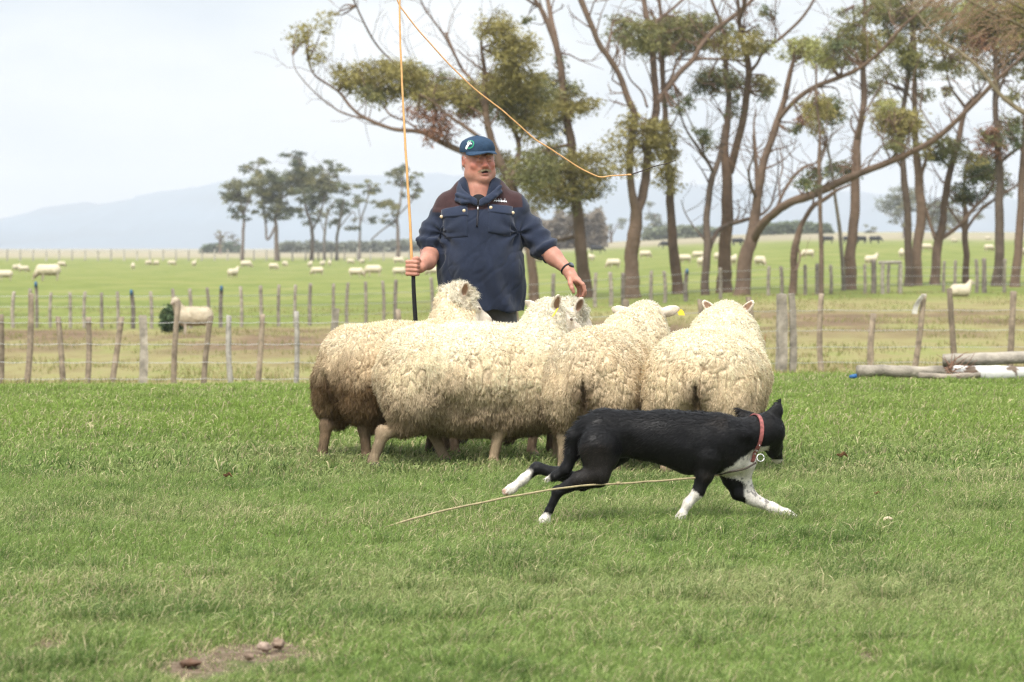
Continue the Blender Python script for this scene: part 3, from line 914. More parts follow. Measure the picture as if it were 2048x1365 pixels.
_T = not ONLY or 'trees' in ONLY
def tree(label, d, stems, clusters, seed, bark=(.19, .125, .085), twigs=1.0, leafsize=.13, group="gum trees along the paddock", name="gum_tree", dens=1.0, tilt=None, leafjit=.35, cat="tree"):
    """stems: list of polylines [(px,py,width_px), ...], the first is the trunk whose first point stands on the ground.
    clusters: (px,py,rx,ry,colour,density)"""
    if not _T: return None
    R = rng(seed)
    b0 = P(stems[0][0][0], 500, d); gz0 = gzs(b0[0], d)
    root = empty(name, (b0[0], d, gz0), 0, label, cat, group)
    off = np.array([b0[0], d, gz0])
    A = Acc(); allpts = []
    woff = {}
    for si, stem in enumerate(stems):
        base = None
        if si == 0:
            dd = np.linspace(0, (R.random() - .5) * 2.5, len(stem))
        else:
            # begin at the nearest earlier limb's depth, then drift away
            q0 = np.array(stem[0][:2], float)
            best = min(allpts, key=lambda t: (t[0] - q0[0]) ** 2 + (t[1] - q0[1]) ** 2)
            start = best[2]
            drift = (R.random() - .5) * 7.0 * (sum(math.hypot(stem[k + 1][0] - stem[k][0], stem[k + 1][1] - stem[k][1]) for k in range(len(stem) - 1)) / 300.0)
            dd = start + np.linspace(0, drift, len(stem))
        pts = []; rad = []
        for k, (x, y, w_) in enumerate(stem):
            p = P(x, y, d + dd[k])
            if si == 0 and k == 0: p[2] = gzs(p[0], d) - .25
            pts.append(p); rad.append(w_ / 2 * (d + dd[k]) / FPX)
            allpts.append((x, y, dd[k]))
        pts = np.array(pts)
        m = 6
        pp = catmull(pts, m); rr = np.interp(np.arange(len(pp)) / m, np.arange(len(rad)), rad)
        L = np.linalg.norm(pts[-1] - pts[0])
        wob = (np.stack([fbm(np.stack([pp[:, 2] * .9 + 7 * si, pp[:, 0] * .9, pp[:, 1] * 0 + q], 1), seed + q) for q in range(3)], 1) - .5)
        wob[0] *= 0
        pp = pp + wob * np.minimum(.35, rr[:, None] * 1.6) * [1, 1, .3]
        if si == 0: rr[:3] = rr[:3] * np.array([1.35, 1.15, 1.05])
        V, Q = tube(pp, rr, 14 if rr.max() > .12 else 8)
        nn = fbm(V * [5, 5, 1.3], seed + si, 4)
        c3 = vnormals(V, Q)
        V = V + c3 * ((nn - .5) * .35 * np.minimum(.14, np.interp(V[:, 2], [V[:, 2].min(), V[:, 2].max()], [rr.max(), rr.min()])))[:, None]
        f2 = fbm(V * [1.2, 1.2, .5] + 9, seed + 5, 3)
        C = np.array(bark) * .72 * (.65 + .7 * nn)[:, None]
        C = C * (1 - .35 * f2[:, None]) + np.array([.22, .17, .13]) * .35 * f2[:, None]
        A.add(V - off, Q, C)
        # fine twigs along the upper part
        nt_ = int(.95 * twigs * max(2, L * (1.6 if si else .8)))
        for q in range(nt_):
            k = int(len(pp) * (.25 + .74 * R.random())) if si else int(len(pp) * (.45 + .54 * R.random()))
            k = min(k, len(pp) - 1)
            s0 = pp[k]
            lt = (.5 + 1.6 * R.random()) * (d / 90.0)
            dirv = norm(np.array([R.normal() * .8, R.normal() * .6, .35 + R.random()]))
            tp = [s0]; cur = s0.copy(); dv = dirv
            for e in range(4):
                dv = norm(dv + R.normal(size=3) * .28 + [0, 0, .10]); cur = cur + dv * lt / 4; tp.append(cur)
            r0 = min(rr[k] * .35, .035)
            V, Q = tube(np.array(tp), np.linspace(r0, .006, 5), 5, caps=False); A.add(V - off, Q, np.array(bark) * .9)
            for e in range(2):
                t2 = tp[2 + e]; d2v = norm(dirv + R.normal(size=3) * .6)
                V, Q = tube(np.array([t2, t2 + d2v * lt * .25, t2 + norm(d2v + R.normal(size=3) * .3) * lt * .5]), [r0 * .5, r0 * .35, .005], 4, caps=False)
                A.add(V - off, Q, np.array(bark) * .9)
    LV = []; LC = []
    for ci, cl in enumerate(clusters):
        x, y, rx, ry, colr, dn = cl
        q0 = np.array([x, y], float)
        best = min(allpts, key=lambda t: (t[0] - q0[0]) ** 2 + (t[1] - q0[1]) ** 2)
        cd = d + best[2] + (R.random() - .5) * 1.5
        c = P(x, y, cd); s = cd / FPX
        RX, RY = rx * s * 1.16, ry * s * 1.12
        nsub = max(6, int(rx * ry / 26))
        # limbs reach into the cluster
        bp = P(best[0], best[1], d + best[2])
        for q in range(3):
            e = c + R.normal(size=3) * [RX * .4, RX * .4, RY * .4]
            mid = (bp + e) / 2 + R.normal(size=3) * .15
            V, Q = tube(catmull([bp, mid, e], 4), np.linspace(.035, .008, 9), 5, caps=False); A.add(V - off, Q, np.array(bark) * .85)
        for q in range(nsub):
            o_ = norm(R.normal(size=3)) * R.random() ** .45
            sc = c + o_ * [RX * 1.1, max(RX, .5) * .9, RY * 1.15]
            rs = (.14 + .36 * R.random() ** 1.6) * min(RX, RY) * .72 + .09
            nl = int(dn * dens * 88 * (rs / .35) ** 1.7) + 12
            pts = sc + R.normal(size=(nl, 3)) * rs * [.72, .72, .44]
            cc = np.array(colr) * (.72 + .6 * R.random()) * (.7 + .6 * R.random((nl, 1)))
            if R.random() < .3: cc = cc * .5 + np.array(G_OLIVE if colr != G_BROWN else G_BROWN) * .5
            LV.append(pts); LC.append(cc)
    A.build("trunk", m_bark, root)
    if LV:
        LV = np.concatenate(LV) - off; LC = np.concatenate(LC)
        leaf_mesh("crown", LV, leafsize * (d / 90.0) ** .8, .34, LC, R, root, droop=.55)
    return root

O_, M_, D_, B_, L_, Y_ = G_OLIVE, G_MID, G_DARK, G_BROWN, G_LIGHT, G_GREY
# 1 tall pair of stems right of the man's head
tree("tall gum whose straight trunk rises right of the man's shoulder", 93,
     [[(1172, 600, 30), (1163, 500, 25), (1152, 400, 21), (1139, 290, 18), (1131, 230, 16), (1121, 143, 14), (1112, 90, 12), (1092, 38, 9), (1076, 10, 8), (1040, -40, 5)],
      [(1114, 95, 11), (1103, 45, 10), (1096, 0, 9), (1090, -60, 5)],
      [(1160, 470, 9), (1120, 480, 7), (1080, 470, 5), (1040, 455, 3)],
      [(1139, 290, 8), (1090, 300, 6), (1050, 320, 5), (1010, 325, 3)],
      [(1077, 13, 6), (1055, 0, 5), (1030, -20, 3)]],
     [(1128, 210, 48, 22, O_, 1.0), (1168, 208, 30, 20, O_, .8), (1105, 180, 42, 30, M_, .8), (1090, 245, 42, 30, M_, .7), (1150, 345, 52, 42, O_, .6), (1192, 342, 26, 34, O_, .5), (1100, 325, 45, 35, M_, .65),
      (1055, 40, 7, 16, D_, .8), (1122, 122, 9, 8, D_, .8), (1090, 385, 50, 34, O_, .5), (1140, 395, 36, 22, M_, .4), (1180, 378, 34, 20, M_, .4)], 1, twigs=.8)
# 2 leaning one behind the cap with the long limb to the left
tree("leaning gum behind the man's cap with a long drooping limb out to the left", 89,
     [[(1066, 602, 22), (1062, 540, 19), (1050, 440, 17), (1022, 370, 17), (1004, 330, 17), (985, 285, 14), (974, 242, 13), (968, 205, 12), (969, 143, 9), (962, 97, 6), (964, 60, 4)],
      [(1004, 330, 14), (960, 318, 14), (922, 302, 13), (880, 284, 11), (841, 264, 9), (785, 258, 8), (729, 236, 7), (701, 214, 6), (676, 183, 5), (630, 151, 4), (616, 120, 3)],
      [(729, 238, 4), (690, 228, 3.5), (665, 214, 3), (623, 179, 2.5), (592, 141, 2), (585, 110, 1.5)],
      [(1022, 365, 12), (1038, 290, 10), (1003, 222, 9), (965, 197, 8), (947, 165, 7), (926, 140, 6), (908, 105, 6), (892, 66, 5)],
      [(960, 275, 8), (925, 250, 7), (893, 229, 6), (866, 204, 5), (840, 190, 3)],
      [(841, 264, 5), (815, 245, 4), (780, 230, 4), (764, 205, 3), (752, 188, 2)],
      [(795, 132, 3), (757, 95, 4), (736, 63, 4), (712, 12, 3.5), (700, -20, 3)],
      [(926, 140, 4), (884, 67, 3.5), (852, 21, 3), (838, -10, 2)],
      [(969, 143, 4), (935, 118, 3), (915, 100, 2)],
      [(947, 165, 4), (850, 150, 3), (795, 132, 3)]],
     [(640, 62, 22, 8, O_, .35), (600, 75, 22, 24, O_, .40), (632, 105, 18, 20, O_, .45), (655, 35, 24, 12, O_, .22), (712, 150, 42, 26, O_, 1.0), (765, 160, 42, 34, O_, 1.0), (745, 185, 30, 18, M_, .7), (815, 155, 48, 30, O_, 1.1), (855, 170, 46, 30, M_, 1.0), (895, 190, 50, 30, O_, .8),
      (878, 252, 26, 36, B_, .75), (933, 213, 22, 30, B_, .7), (838, 220, 20, 16, B_, .6), (1012, 80, 38, 34, O_, .7), (985, 45, 26, 24, O_, .45), (1035, 108, 40, 40, O_, .8), (1022, 162, 50, 34, O_, 1.0), (1060, 185, 40, 32, M_, 1.0),
      (985, 185, 44, 30, O_, .9), (950, 200, 34, 26, M_, .7), (1020, 215, 46, 30, M_, .8), (1060, 240, 40, 34, O_, .6), (1010, 340, 36, 28, O_, .8), (1062, 340, 40, 34, M_, .9)], 2, twigs=1.4)
# 3 double stem, centre right
tree("large gum with two thick stems dividing low, in line with the whip's end", 90,
     [[(1265, 608, 34), (1264, 540, 28), (1267, 470, 27), (1270, 425, 24), (1264, 380, 15), (1262, 300, 14), (1270, 232, 14), (1256, 200, 13), (1236, 152, 12), (1215, 115, 12), (1196, 85, 11), (1180, 45, 11), (1163, 0, 12), (1150, -40, 10)],
      [(1270, 430, 20), (1284, 385, 18), (1294, 330, 17), (1300, 270, 16), (1310, 225, 15), (1308, 180, 14), (1304, 120, 13), (1300, 70, 12), (1290, 20, 10), (1282, -30, 8)],
      [(1312, 205, 11), (1330, 182, 11), (1360, 145, 10), (1387, 118, 10), (1402, 92, 10), (1430, 62, 9), (1465, 35, 9), (1500, 5, 8), (1530, -30, 6)],
      [(1390, 120, 6), (1410, 118, 5), (1450, 119, 5), (1490, 122, 4)],
      [(1300, 60, 8), (1318, 38, 8), (1340, 22, 6), (1368, -2, 5)],
      [(1300, 25, 6), (1312, 45, 6), (1318, 80, 5), (1319, 118, 4)],
      [(1295, 215, 5), (1285, 185, 4), (1262, 160, 3), (1250, 130, 3), (1248, 95, 2)],
      [(1345, 165, 5), (1348, 140, 4), (1360, 120, 3), (1362, 100, 2)]],
     [(1252, 52, 28, 26, M_, 1.1), (1280, 72, 34, 28, M_, 1.1), (1275, 100, 14, 14, M_, .4), (1262, 250, 20, 36, O_, .5), (1240, 285, 26, 26, O_, .25), (1300, 285, 24, 44, O_, 1.1), (1315, 260, 20, 20, O_, 1.), (1255, 330, 20, 26, O_, .3),
      (1340, 200, 13, 18, D_, .7), (1360, 215, 10, 10, D_, .5), (1378, 204, 9, 9, D_, 1.)], 3, twigs=1.5)
# 4 slim upright
tree("slim upright gum just right of the double stemmed one", 92,
     [[(1358, 600, 25), (1350, 520, 20), (1342, 420, 17), (1335, 330, 14), (1331, 240, 12), (1328, 170, 11), (1326, 110, 11), (1321, 30, 8), (1312, -30, 6)],
      [(1326, 110, 6), (1315, 90, 6), (1312, 50, 5), (1303, 20, 4)],
      [(1328, 180, 5), (1345, 150, 4), (1352, 120, 3)]],
     [(1330, 65, 42, 30, M_, 1.1), (1372, 62, 44, 30, M_, 1.0), (1405, 50, 28, 20, M_, .8), (1340, 95, 30, 14, M_, .9), (1385, 90, 26, 14, M_, .7), (1300, 95, 24, 14, M_, .7), (1420, 75, 20, 16, M_, .7), (1332, 285, 18, 40, O_, 1.1), (1334, 355, 20, 30, O_, 1.0), (1345, 310, 15, 15, O_, .7)], 4)
# 5 thin dark crooked
tree("thin dark crooked gum with bare branches reaching left", 90,
     [[(1413, 598, 17), (1412, 500, 15), (1416, 410, 13), (1424, 360, 13), (1437, 325, 11), (1445, 290, 8), (1448, 250, 6)],
      [(1426, 345, 7), (1411, 317, 7), (1392, 290, 5), (1372, 258, 4), (1360, 222, 4), (1357, 190, 3)],
      [(1411, 317, 4), (1404, 294, 3), (1390, 265, 3), (1368, 215, 2)],
      [(1409, 480, 4), (1385, 450, 3), (1370, 425, 2.5), (1362, 400, 1.5)],
      [(1416, 508, 9), (1425, 480, 9), (1445, 455, 9), (1485, 442, 9), (1520, 430, 6), (1540, 412, 5), (1548, 385, 4), (1556, 345, 3), (1553, 290, 2)],
      [(1470, 446, 4), (1478, 425, 3), (1475, 400, 2)]],
     [(1404, 262, 9, 8, D_, .9), (1412, 275, 10, 8, D_, .8), (1425, 290, 14, 9, M_, .4)], 5, bark=(.13, .095, .07), twigs=2.0)
# 6 big straight one that forks
tree("thick straight gum forking at mid height", 92,
     [[(1448, 600, 32), (1449, 520, 27), (1450, 430, 24), (1455, 350, 22), (1452, 290, 14), (1456, 210, 12), (1454, 130, 11), (1445, 60, 8), (1428, 10, 7), (1415, -30, 5)],
      [(1458, 345, 17), (1473, 300, 16), (1486, 240, 15), (1494, 180, 14), (1496, 130, 13), (1482, 70, 9), (1478, 25, 8), (1474, -20, 6)],
      [(1478, 45, 8), (1484, 30, 8), (1490, 0, 8), (1494, -40, 7)],
      [(1496, 150, 8), (1515, 128, 6), (1530, 100, 6), (1560, 78, 6), (1600, 40, 6), (1625, 5, 5), (1640, -30, 4)],
      [(1530, 100, 4), (1532, 82, 4), (1550, 80, 3), (1549, 40, 3), (1552, 0, 2)],
      [(1436, 120, 4), (1418, 150, 3), (1425, 170, 2)]],
     [(1412, 165, 24, 24, D_, .9), (1440, 158, 30, 20, M_, .9), (1470, 165, 24, 20, M_, .7), (1440, 85, 26, 16, O_, .9), (1490, 90, 34, 22, O_, 1.0), (1525, 92, 16, 12, L_, .6), (1460, 60, 20, 16, M_, .7), (1520, 165, 24, 18, O_, 1.0), (1470, 190, 12, 20, D_, .4), (1468, 225, 10, 12, D_, .5), (1528, 190, 14, 12, D_, .5), (1532, 24, 7, 8, D_, .8), (1510, 62, 12, 8, M_, .5), (1540, 178, 12, 8, M_, .5)], 6, twigs=1.6)
# 7 leaning with the sweeping limb to the right
tree("broad gum leaning right with one huge limb sweeping low across to the right", 89,
     [[(1478, 600, 33), (1490, 540, 29), (1503, 480, 26), (1512, 430, 20), (1518, 380, 16), (1528, 320, 16), (1546, 265, 14), (1560, 225, 13), (1574, 175, 11), (1586, 130, 9), (1592, 100, 6)],
      [(1506, 480, 18), (1522, 452, 18), (1545, 428, 17), (1580, 405, 17), (1622, 390, 17), (1690, 360, 17), (1735, 342, 14), (1775, 326, 13), (1820, 306, 12), (1868, 280, 11), (1915, 240, 10), (1965, 190, 9), (2010, 145, 8), (2060, 100, 6)],
      [(1552, 245, 9), (1585, 205, 10), (1628, 175, 10), (1680, 155, 9), (1722, 135, 8), (1765, 100, 8), (1805, 55, 7), (1850, 15, 6), (1890, -25, 4)],
      [(1515, 400, 9), (1500, 370, 6), (1497, 340, 5), (1507, 310, 3), (1505, 270, 2)],
      [(1512, 420, 7), (1514, 350, 9), (1511, 300, 7), (1508, 250, 4), (1512, 220, 3)],
      [(1555, 415, 7), (1570, 380, 6), (1590, 350, 7), (1612, 332, 5), (1632, 325, 4), (1650, 290, 3)],
      [(1560, 405, 4), (1558, 365, 3), (1565, 330, 3), (1556, 280, 2)],
      [(1772, 325, 4), (1788, 310, 4), (1798, 280, 3), (1790, 255, 2)],
      [(1735, 338, 4), (1742, 320, 3), (1760, 300, 2)]],
     [(1600, 90, 22, 14, L_, .9), (1620, 92, 30, 20, L_, 1.1), (1650, 112, 34, 22, L_, 1.0), (1590, 108, 24, 12, L_, .7), (1660, 128, 26, 14, L_, .6), (1675, 88, 26, 18, D_, .9), (1640, 225, 28, 24, O_, 1.0), (1610, 235, 18, 18, B_, .6), (1665, 220, 22, 24, D_, .7), (1630, 260, 20, 10, O_, .6),
      (1592, 258, 9, 8, D_, .9), (1775, 225, 28, 26, O_, 1.0), (1800, 250, 36, 26, O_, 1.1), (1770, 215, 20, 14, L_, .6), (1795, 285, 26, 16, M_, .7), (1820, 240, 24, 20, O_, .8)], 7, twigs=1.7)
# 8 crooked with knot
tree("short crooked gum with a loop shaped scar, between the leaning one and the fence", 86,
     [[(1584, 598, 17), (1587, 540, 15), (1592, 490, 15), (1603, 450, 10), (1625, 415, 10), (1648, 400, 9), (1675, 380, 6), (1700, 370, 4)],
      [(1594, 490, 5), (1600, 510, 4), (1597, 530, 4), (1589, 545, 5)],
      [(1625, 415, 4), (1628, 390, 4), (1632, 360, 3)]], [], 8, bark=(.17, .11, .075), twigs=1.0)
# 9 thin straight
tree("very thin straight sapling gum with dark crown bunches", 84,
     [[(1643, 600, 10), (1642, 520, 9), (1641, 430, 8), (1638, 340, 9), (1639, 270, 5), (1633, 200, 5), (1632, 130, 4)],
      [(1640, 330, 4), (1650, 300, 3), (1655, 280, 2)]],
     [(1620, 362, 20, 14, D_, 1.0), (1628, 345, 12, 12, D_, .8), (1622, 375, 12, 8, D_, .6), (1636, 212, 30, 20, O_, .8)], 9, bark=(.16, .11, .075), twigs=1.6)
# 10 tall straight
tree("tall very straight gum, the one right of the thin sapling", 93,
     [[(1700, 585, 27), (1704, 500, 21), (1709, 420, 19), (1711, 340, 18), (1712, 285, 17), (1722, 240, 13), (1728, 170, 13), (1727, 90, 9), (1728, 30, 8), (1730, -30, 7)],
      [(1712, 285, 9), (1720, 255, 8), (1727, 215, 7)],
      [(1688, 115, 3), (1700, 90, 6), (1708, 50, 5), (1707, 15, 4)],
      [(1712, 270, 5), (1702, 250, 4), (1704, 230, 3)]],
     [(1700, 80, 30, 18, D_, .9), (1728, 90, 36, 22, O_, 1.0), (1745, 80, 20, 14, M_, .8), (1710, 40, 14, 26, M_, .6), (1685, 25, 16, 10, M_, .35), (1745, 22, 26, 20, M_, .7), (1690, 55, 20, 14, M_, .5), (1715, 125, 24, 14, D_, .6), (1685, 340, 28, 18, D_, .8), (1668, 335, 14, 10, D_, .6), (1745, 180, 10, 12, M_, .4)], 10, twigs=1.2)
tree("pale slim gum leaning left beside the tall straight one", 92,
     [[(1688, 582, 9), (1686, 520, 8), (1678, 440, 7), (1668, 380, 6), (1660, 320, 5), (1652, 280, 5), (1640, 240, 4)],
      [(1655, 300, 3), (1665, 270, 3), (1690, 250, 2)]],
     [(1655, 345, 12, 10, D_, .5)], 11, bark=(.30, .26, .22), twigs=1.3)
# 12,13 pair
tree("darker left hand stem of the close pair of gums", 97,
     [[(1820, 578, 18), (1817, 500, 15), (1812, 400, 14), (1806, 330, 11), (1803, 250, 10), (1812, 180, 10), (1822, 110, 9), (1824, 30, 6), (1820, -30, 5)],
      [(1806, 340, 6), (1795, 320, 5), (1790, 290, 4)],
      [(1822, 30, 5), (1840, 60, 4), (1870, 85, 4), (1905, 115, 4), (1930, 130, 3)]],
     [(1825, 125, 34, 20, M_, 1.0), (1812, 110, 24, 16, L_, .6), (1835, 140, 22, 14, D_, 1.0), (1795, 15, 44, 26, M_, 1.0), (1760, 22, 26, 26, M_, .7), (1790, 45, 30, 16, M_, .6), (1768, 145, 22, 16, M_, .5), (1745, 165, 18, 12, M_, .4), (1768, 68, 18, 12, D_, .5), (1850, 40, 34, 26, M_, .8), (1860, 90, 26, 16, O_, .6), (1885, 125, 26, 16, M_, .6), (1800, 85, 26, 16, M_, .7), (1780, 75, 26, 16, M_, .6)], 12, bark=(.14, .10, .075), twigs=1.5)
tree("thick reddish right hand stem of the close pair of gums", 98,
     [[(1832, 580, 23), (1836, 500, 19), (1840, 400, 18), (1836, 330, 15), (1830, 250, 12), (1829, 180, 11), (1830, 120, 9), (1826, 40, 8), (1823, -20, 6)],
      [(1838, 370, 8), (1850, 330, 7), (1860, 305, 6), (1885, 285, 4)],
      [(1838, 400, 4), (1853, 420, 5), (1862, 455, 6), (1870, 478, 7)]],
     [(1895, 300, 36, 20, M_, .9), (1880, 315, 26, 14, D_, .8), (1845, 300, 20, 14, O_, .6), (1870, 275, 26, 12, M_, .5), (1845, 190, 22, 14, M_, .5), (1865, 15, 30, 22, M_, .8)], 13, bark=(.23, .15, .10), twigs=1.3)
# 14 forked
tree("gum with a low fork and a stout branch running up to the right", 99,
     [[(1868, 578, 23), (1873, 530, 19), (1878, 485, 18), (1885, 430, 15), (1893, 380, 14), (1904, 330, 13), (1914, 290, 12), (1925, 240, 11), (1935, 210, 9), (1960, 185, 6)],
      [(1876, 485, 9), (1862, 455, 7), (1852, 425, 6), (1848, 400, 4)],
      [(1880, 480, 9), (1900, 465, 8), (1925, 445, 8), (1950, 415, 7), (1975, 390, 6), (1990, 360, 4)],
      [(1905, 345, 6), (1890, 325, 5), (1878, 305, 3)],
      [(1930, 215, 7), (1905, 180, 5), (1895, 150, 3), (1890, 130, 2)]],
     [(1910, 70, 30, 16, D_, .7), (1908, 135, 26, 18, L_, .4), (1935, 110, 26, 20, O_, .5), (1930, 385, 30, 20, D_, 1.1), (1918, 395, 18, 12, M_, .8), (1950, 345, 24, 18, D_, 1.0), (1975, 345, 26, 20, D_, 1.1), (1945, 318, 20, 14, O_, .6), (1895, 180, 14, 8, O_, .4), (1940, 60, 40, 26, O_, .8), (1905, 30, 30, 24, M_, .7), (1965, 150, 24, 16, M_, .5)], 14, twigs=1.6)
tree("slender gum behind the resting sheep, with a wide V fork", 101,
     [[(1936, 575, 15), (1931, 510, 12), (1928, 470, 12), (1930, 430, 12), (1928, 400, 7), (1930, 360, 5), (1935, 320, 4)],
      [(1928, 460, 6), (1912, 435, 5), (1900, 420, 4), (1895, 400, 3)],
      [(1930, 465, 6), (1950, 435, 6), (1975, 410, 6), (2010, 385, 5), (2048, 365, 5), (2090, 355, 4)]],
     [(1968, 330, 26, 24, D_, .9), (1988, 375, 22, 18, D_, .8)], 15, twigs=1.4)
tree("straight dark gum with a ruddy bunch of dead leaves high on its trunk", 97,
     [[(2000, 575, 24), (1999, 500, 19), (1998, 420, 17), (1995, 320, 15), (1994, 240, 13), (1992, 160, 12), (1990, 90, 8), (1985, 0, 7), (1980, -40, 5)],
      [(1996, 330, 8), (2015, 312, 7), (2035, 298, 6), (2060, 285, 4)],
      [(1993, 200, 7), (2005, 165, 6), (2020, 135, 5), (2035, 100, 4)]],
     [(1990, 285, 26, 26, B_, .9), (1978, 270, 20, 14, M_, .6), (2025, 245, 22, 20, M_, .9), (2030, 275, 24, 18, D_, .7), (1985, 65, 36, 30, O_, .9), (2005, 40, 40, 30, M_, .8), (1965, 90, 26, 22, B_, .5), (2030, 90, 28, 28, O_, .8), (1960, 50, 30, 20, O_, .7), (1940, 12, 40, 18, L_, .8), (2030, 190, 20, 14, M_, .5), (2010, 120, 30, 22, O_, .7), (1975, 25, 34, 26, M_, .8), (2035, 30, 34, 30, O_, .9)], 16, bark=(.135, .10, .075), twigs=1.7)
tree("gum trunk standing at the right edge of the group", 96,
     [[(2031, 578, 20), (2036, 500, 17), (2041, 400, 15), (2048, 300, 14), (2056, 200, 12), (2066, 80, 10), (2072, -30, 8)]],
     [(2050, 60, 40, 36, O_, .8), (2070, 150, 30, 30, M_, .8), (2042, 10, 40, 26, O_, .7)], 17, twigs=1.2)

# nearer bare tree whose limb enters from the right
def bare_tree():
    if not _T: return
    d = 60
    R = rng(55)
    stems = [[(2260, 640, 60), (2240, 480, 52), (2215, 330, 44), (2180, 120, 30), (2150, -120, 18)],
             [(2205, 290, 14), (2130, 262, 12), (2048, 226, 10), (2000, 190, 9), (1960, 140, 8), (1920, 105, 7), (1880, 78, 6), (1838, 30, 4), (1808, -10, 3)],
             [(2190, 130, 10), (2120, 90, 9), (2048, 55, 7), (1990, 28, 6), (1935, 0, 5), (1890, -30, 3)],
             [(2170, 60, 8), (2100, 40, 7), (2030, 10, 5), (1980, -20, 4)],
             [(1920, 105, 3), (1880, 112, 2.5), (1860, 105, 2)],
             [(1845, 85, 3), (1828, 72, 3), (1815, 66, 2)],
             [(2000, 190, 3), (1985, 150, 3), (1950, 110, 2), (1935, 90, 2)],
             [(2048, 55, 3), (2010, 60, 3), (1975, 85, 2)]]
    t = tree("nearer leafless tree whose mossy limb hangs in from the right edge", d, stems, [], 55, bark=(.20, .165, .09), twigs=0, group=None, name="bare_tree")
    # long fine hanging twigs
    A = Acc(); off = np.array(t.location)
    for k in range(150):
        x = 1850 + 230 * R.random() ** .8; y = -10 + 115 * R.random() * (x - 1800) / 250
        s0 = P(x, y, d + R.normal() * 1.0); L = .35 + .8 * R.random()
        dv = norm(np.array([-.75 + .25 * R.normal(), .3 * R.normal(), -.25 + .45 * R.normal()])); pts = [s0]
        for e in range(4):
            dv = norm(dv + R.normal(size=3) * .15 + [0, 0, -.03]); pts.append(pts[-1] + dv * L / 4)
        V, Q = tube(np.array(pts), np.linspace(.009, .003, 5), 4, caps=False); A.add(V - off, Q, (.24, .16, .10))
    A.build("twigs", m_bark, t)
bare_tree()

# far group on the left
GF = "distant gum trees beyond the field"
def ft(label, d, stems, cls, seed, **k):
    k.setdefault('bark', (.22, .17, .14)); k.setdefault('leafsize', .15); k.setdefault('dens', .45); k.setdefault('twigs', .12)
    return tree(label, d, stems, cls, seed, group=GF, **k)
FM, FD, FO = (.13, .14, .07), (.085, .10, .06), (.17, .165, .075)
ft("distant gum with small round crown bunches, leftmost of the far group", 330, [[(484, 517, 7), (486, 470, 6), (488, 440, 5), (480, 400, 4), (470, 370, 3)], [(487, 430, 3), (505, 380, 3), (515, 340, 2), (522, 325, 2)], [(478, 390, 3), (455, 420, 2)]],
   [(470, 378, 28, 18, FO, 1), (455, 392, 12, 14, FM, 1), (486, 422, 22, 13, FD, 1.2), (490, 335, 11, 10, FM, 1), (522, 324, 20, 8, FM, 1), (512, 345, 10, 8, FM, .6), (485, 400, 16, 14, FO, .9)], 31)
ft("distant gum with a broad dense crown, second from the left in the far group", 325, [[(554, 518, 10), (554, 470, 8), (552, 440, 7), (560, 400, 5), (575, 360, 4)], [(552, 450, 5), (536, 480, 5), (530, 440, 4), (525, 400, 3)], [(560, 400, 4), (600, 370, 3), (600, 320, 2)]],
   [(530, 370, 30, 20, FO, 1.2), (560, 362, 30, 20, FM, 1.2), (545, 395, 28, 22, FO, 1.1), (578, 425, 22, 16, FM, 1), (598, 355, 24, 22, FO, 1.2), (605, 335, 20, 16, FM, 1), (590, 328, 16, 10, FD, 1), (572, 308, 7, 5, FD, .8), (598, 307, 12, 5, FD, .7), (540, 425, 18, 16, FM, .8), (600, 385, 22, 20, FM, .9)], 32)
ft("distant forked gum in the middle of the far group", 328, [[(624, 517, 8), (624, 470, 7), (622, 450, 6), (610, 410, 5), (608, 370, 3)], [(624, 462, 5), (640, 430, 4), (650, 390, 3), (660, 345, 2)]],
   [(632, 355, 22, 22, FO, 1), (655, 365, 28, 18, FO, 1.2), (660, 335, 22, 10, FM, .9), (686, 337, 14, 7, FM, 1.1), (690, 370, 17, 14, FM, 1), (640, 395, 26, 16, FM, 1), (618, 415, 16, 12, FD, .8), (630, 440, 16, 14, FM, .5)], 33)
ft("distant pale stemmed gum right of the forked one in the far group", 335, [[(649, 516, 6), (650, 470, 5), (655, 430, 4), (672, 400, 3)], [(650, 470, 3), (640, 440, 2), (635, 410, 2)]], [(640, 420, 16, 10, FM, .6)], 34, bark=(.33, .29, .26))
ft("distant gum with one umbrella shaped bunch in the far group", 332, [[(674, 514, 7), (675, 470, 6), (682, 430, 5), (688, 400, 3)], [(676, 460, 3), (705, 425, 2), (712, 440, 2)]], [(685, 418, 19, 14, FM, 1.3), (705, 450, 14, 10, FD, .7), (670, 445, 12, 8, FM, .5)], 35, bark=(.30, .26, .23))
ft("distant thin gum with sparse small bunches in the far group", 340, [[(718, 512, 6), (720, 470, 5), (722, 440, 4), (735, 400, 3), (738, 370, 2)], [(720, 450, 3), (718, 420, 2), (716, 400, 2)]], [(736, 372, 15, 12, FM, 1.1), (750, 380, 12, 8, FM, .8), (716, 400, 11, 9, FM, 1), (748, 440, 10, 8, FD, .7)], 36, bark=(.30, .26, .24))
ft("distant gum with olive tiered crown, rightmost of the far group", 330, [[(797, 512, 8), (796, 470, 7), (795, 440, 6), (800, 410, 4), (805, 370, 3)], [(795, 440, 4), (765, 460, 3), (742, 480, 3)], [(798, 430, 3), (825, 400, 3), (835, 375, 2)]],
   [(765, 405, 22, 12, FO, 1.3), (785, 413, 20, 11, FO, 1.2), (790, 345, 20, 14, FM, 1), (805, 365, 24, 10, FM, .8), (832, 348, 13, 6, FM, 1), (835, 376, 10, 7, FM, 1), (820, 392, 20, 6, FM, .8), (780, 440, 14, 10, FD, .7), (800, 335, 14, 7, FM, .6)], 37)
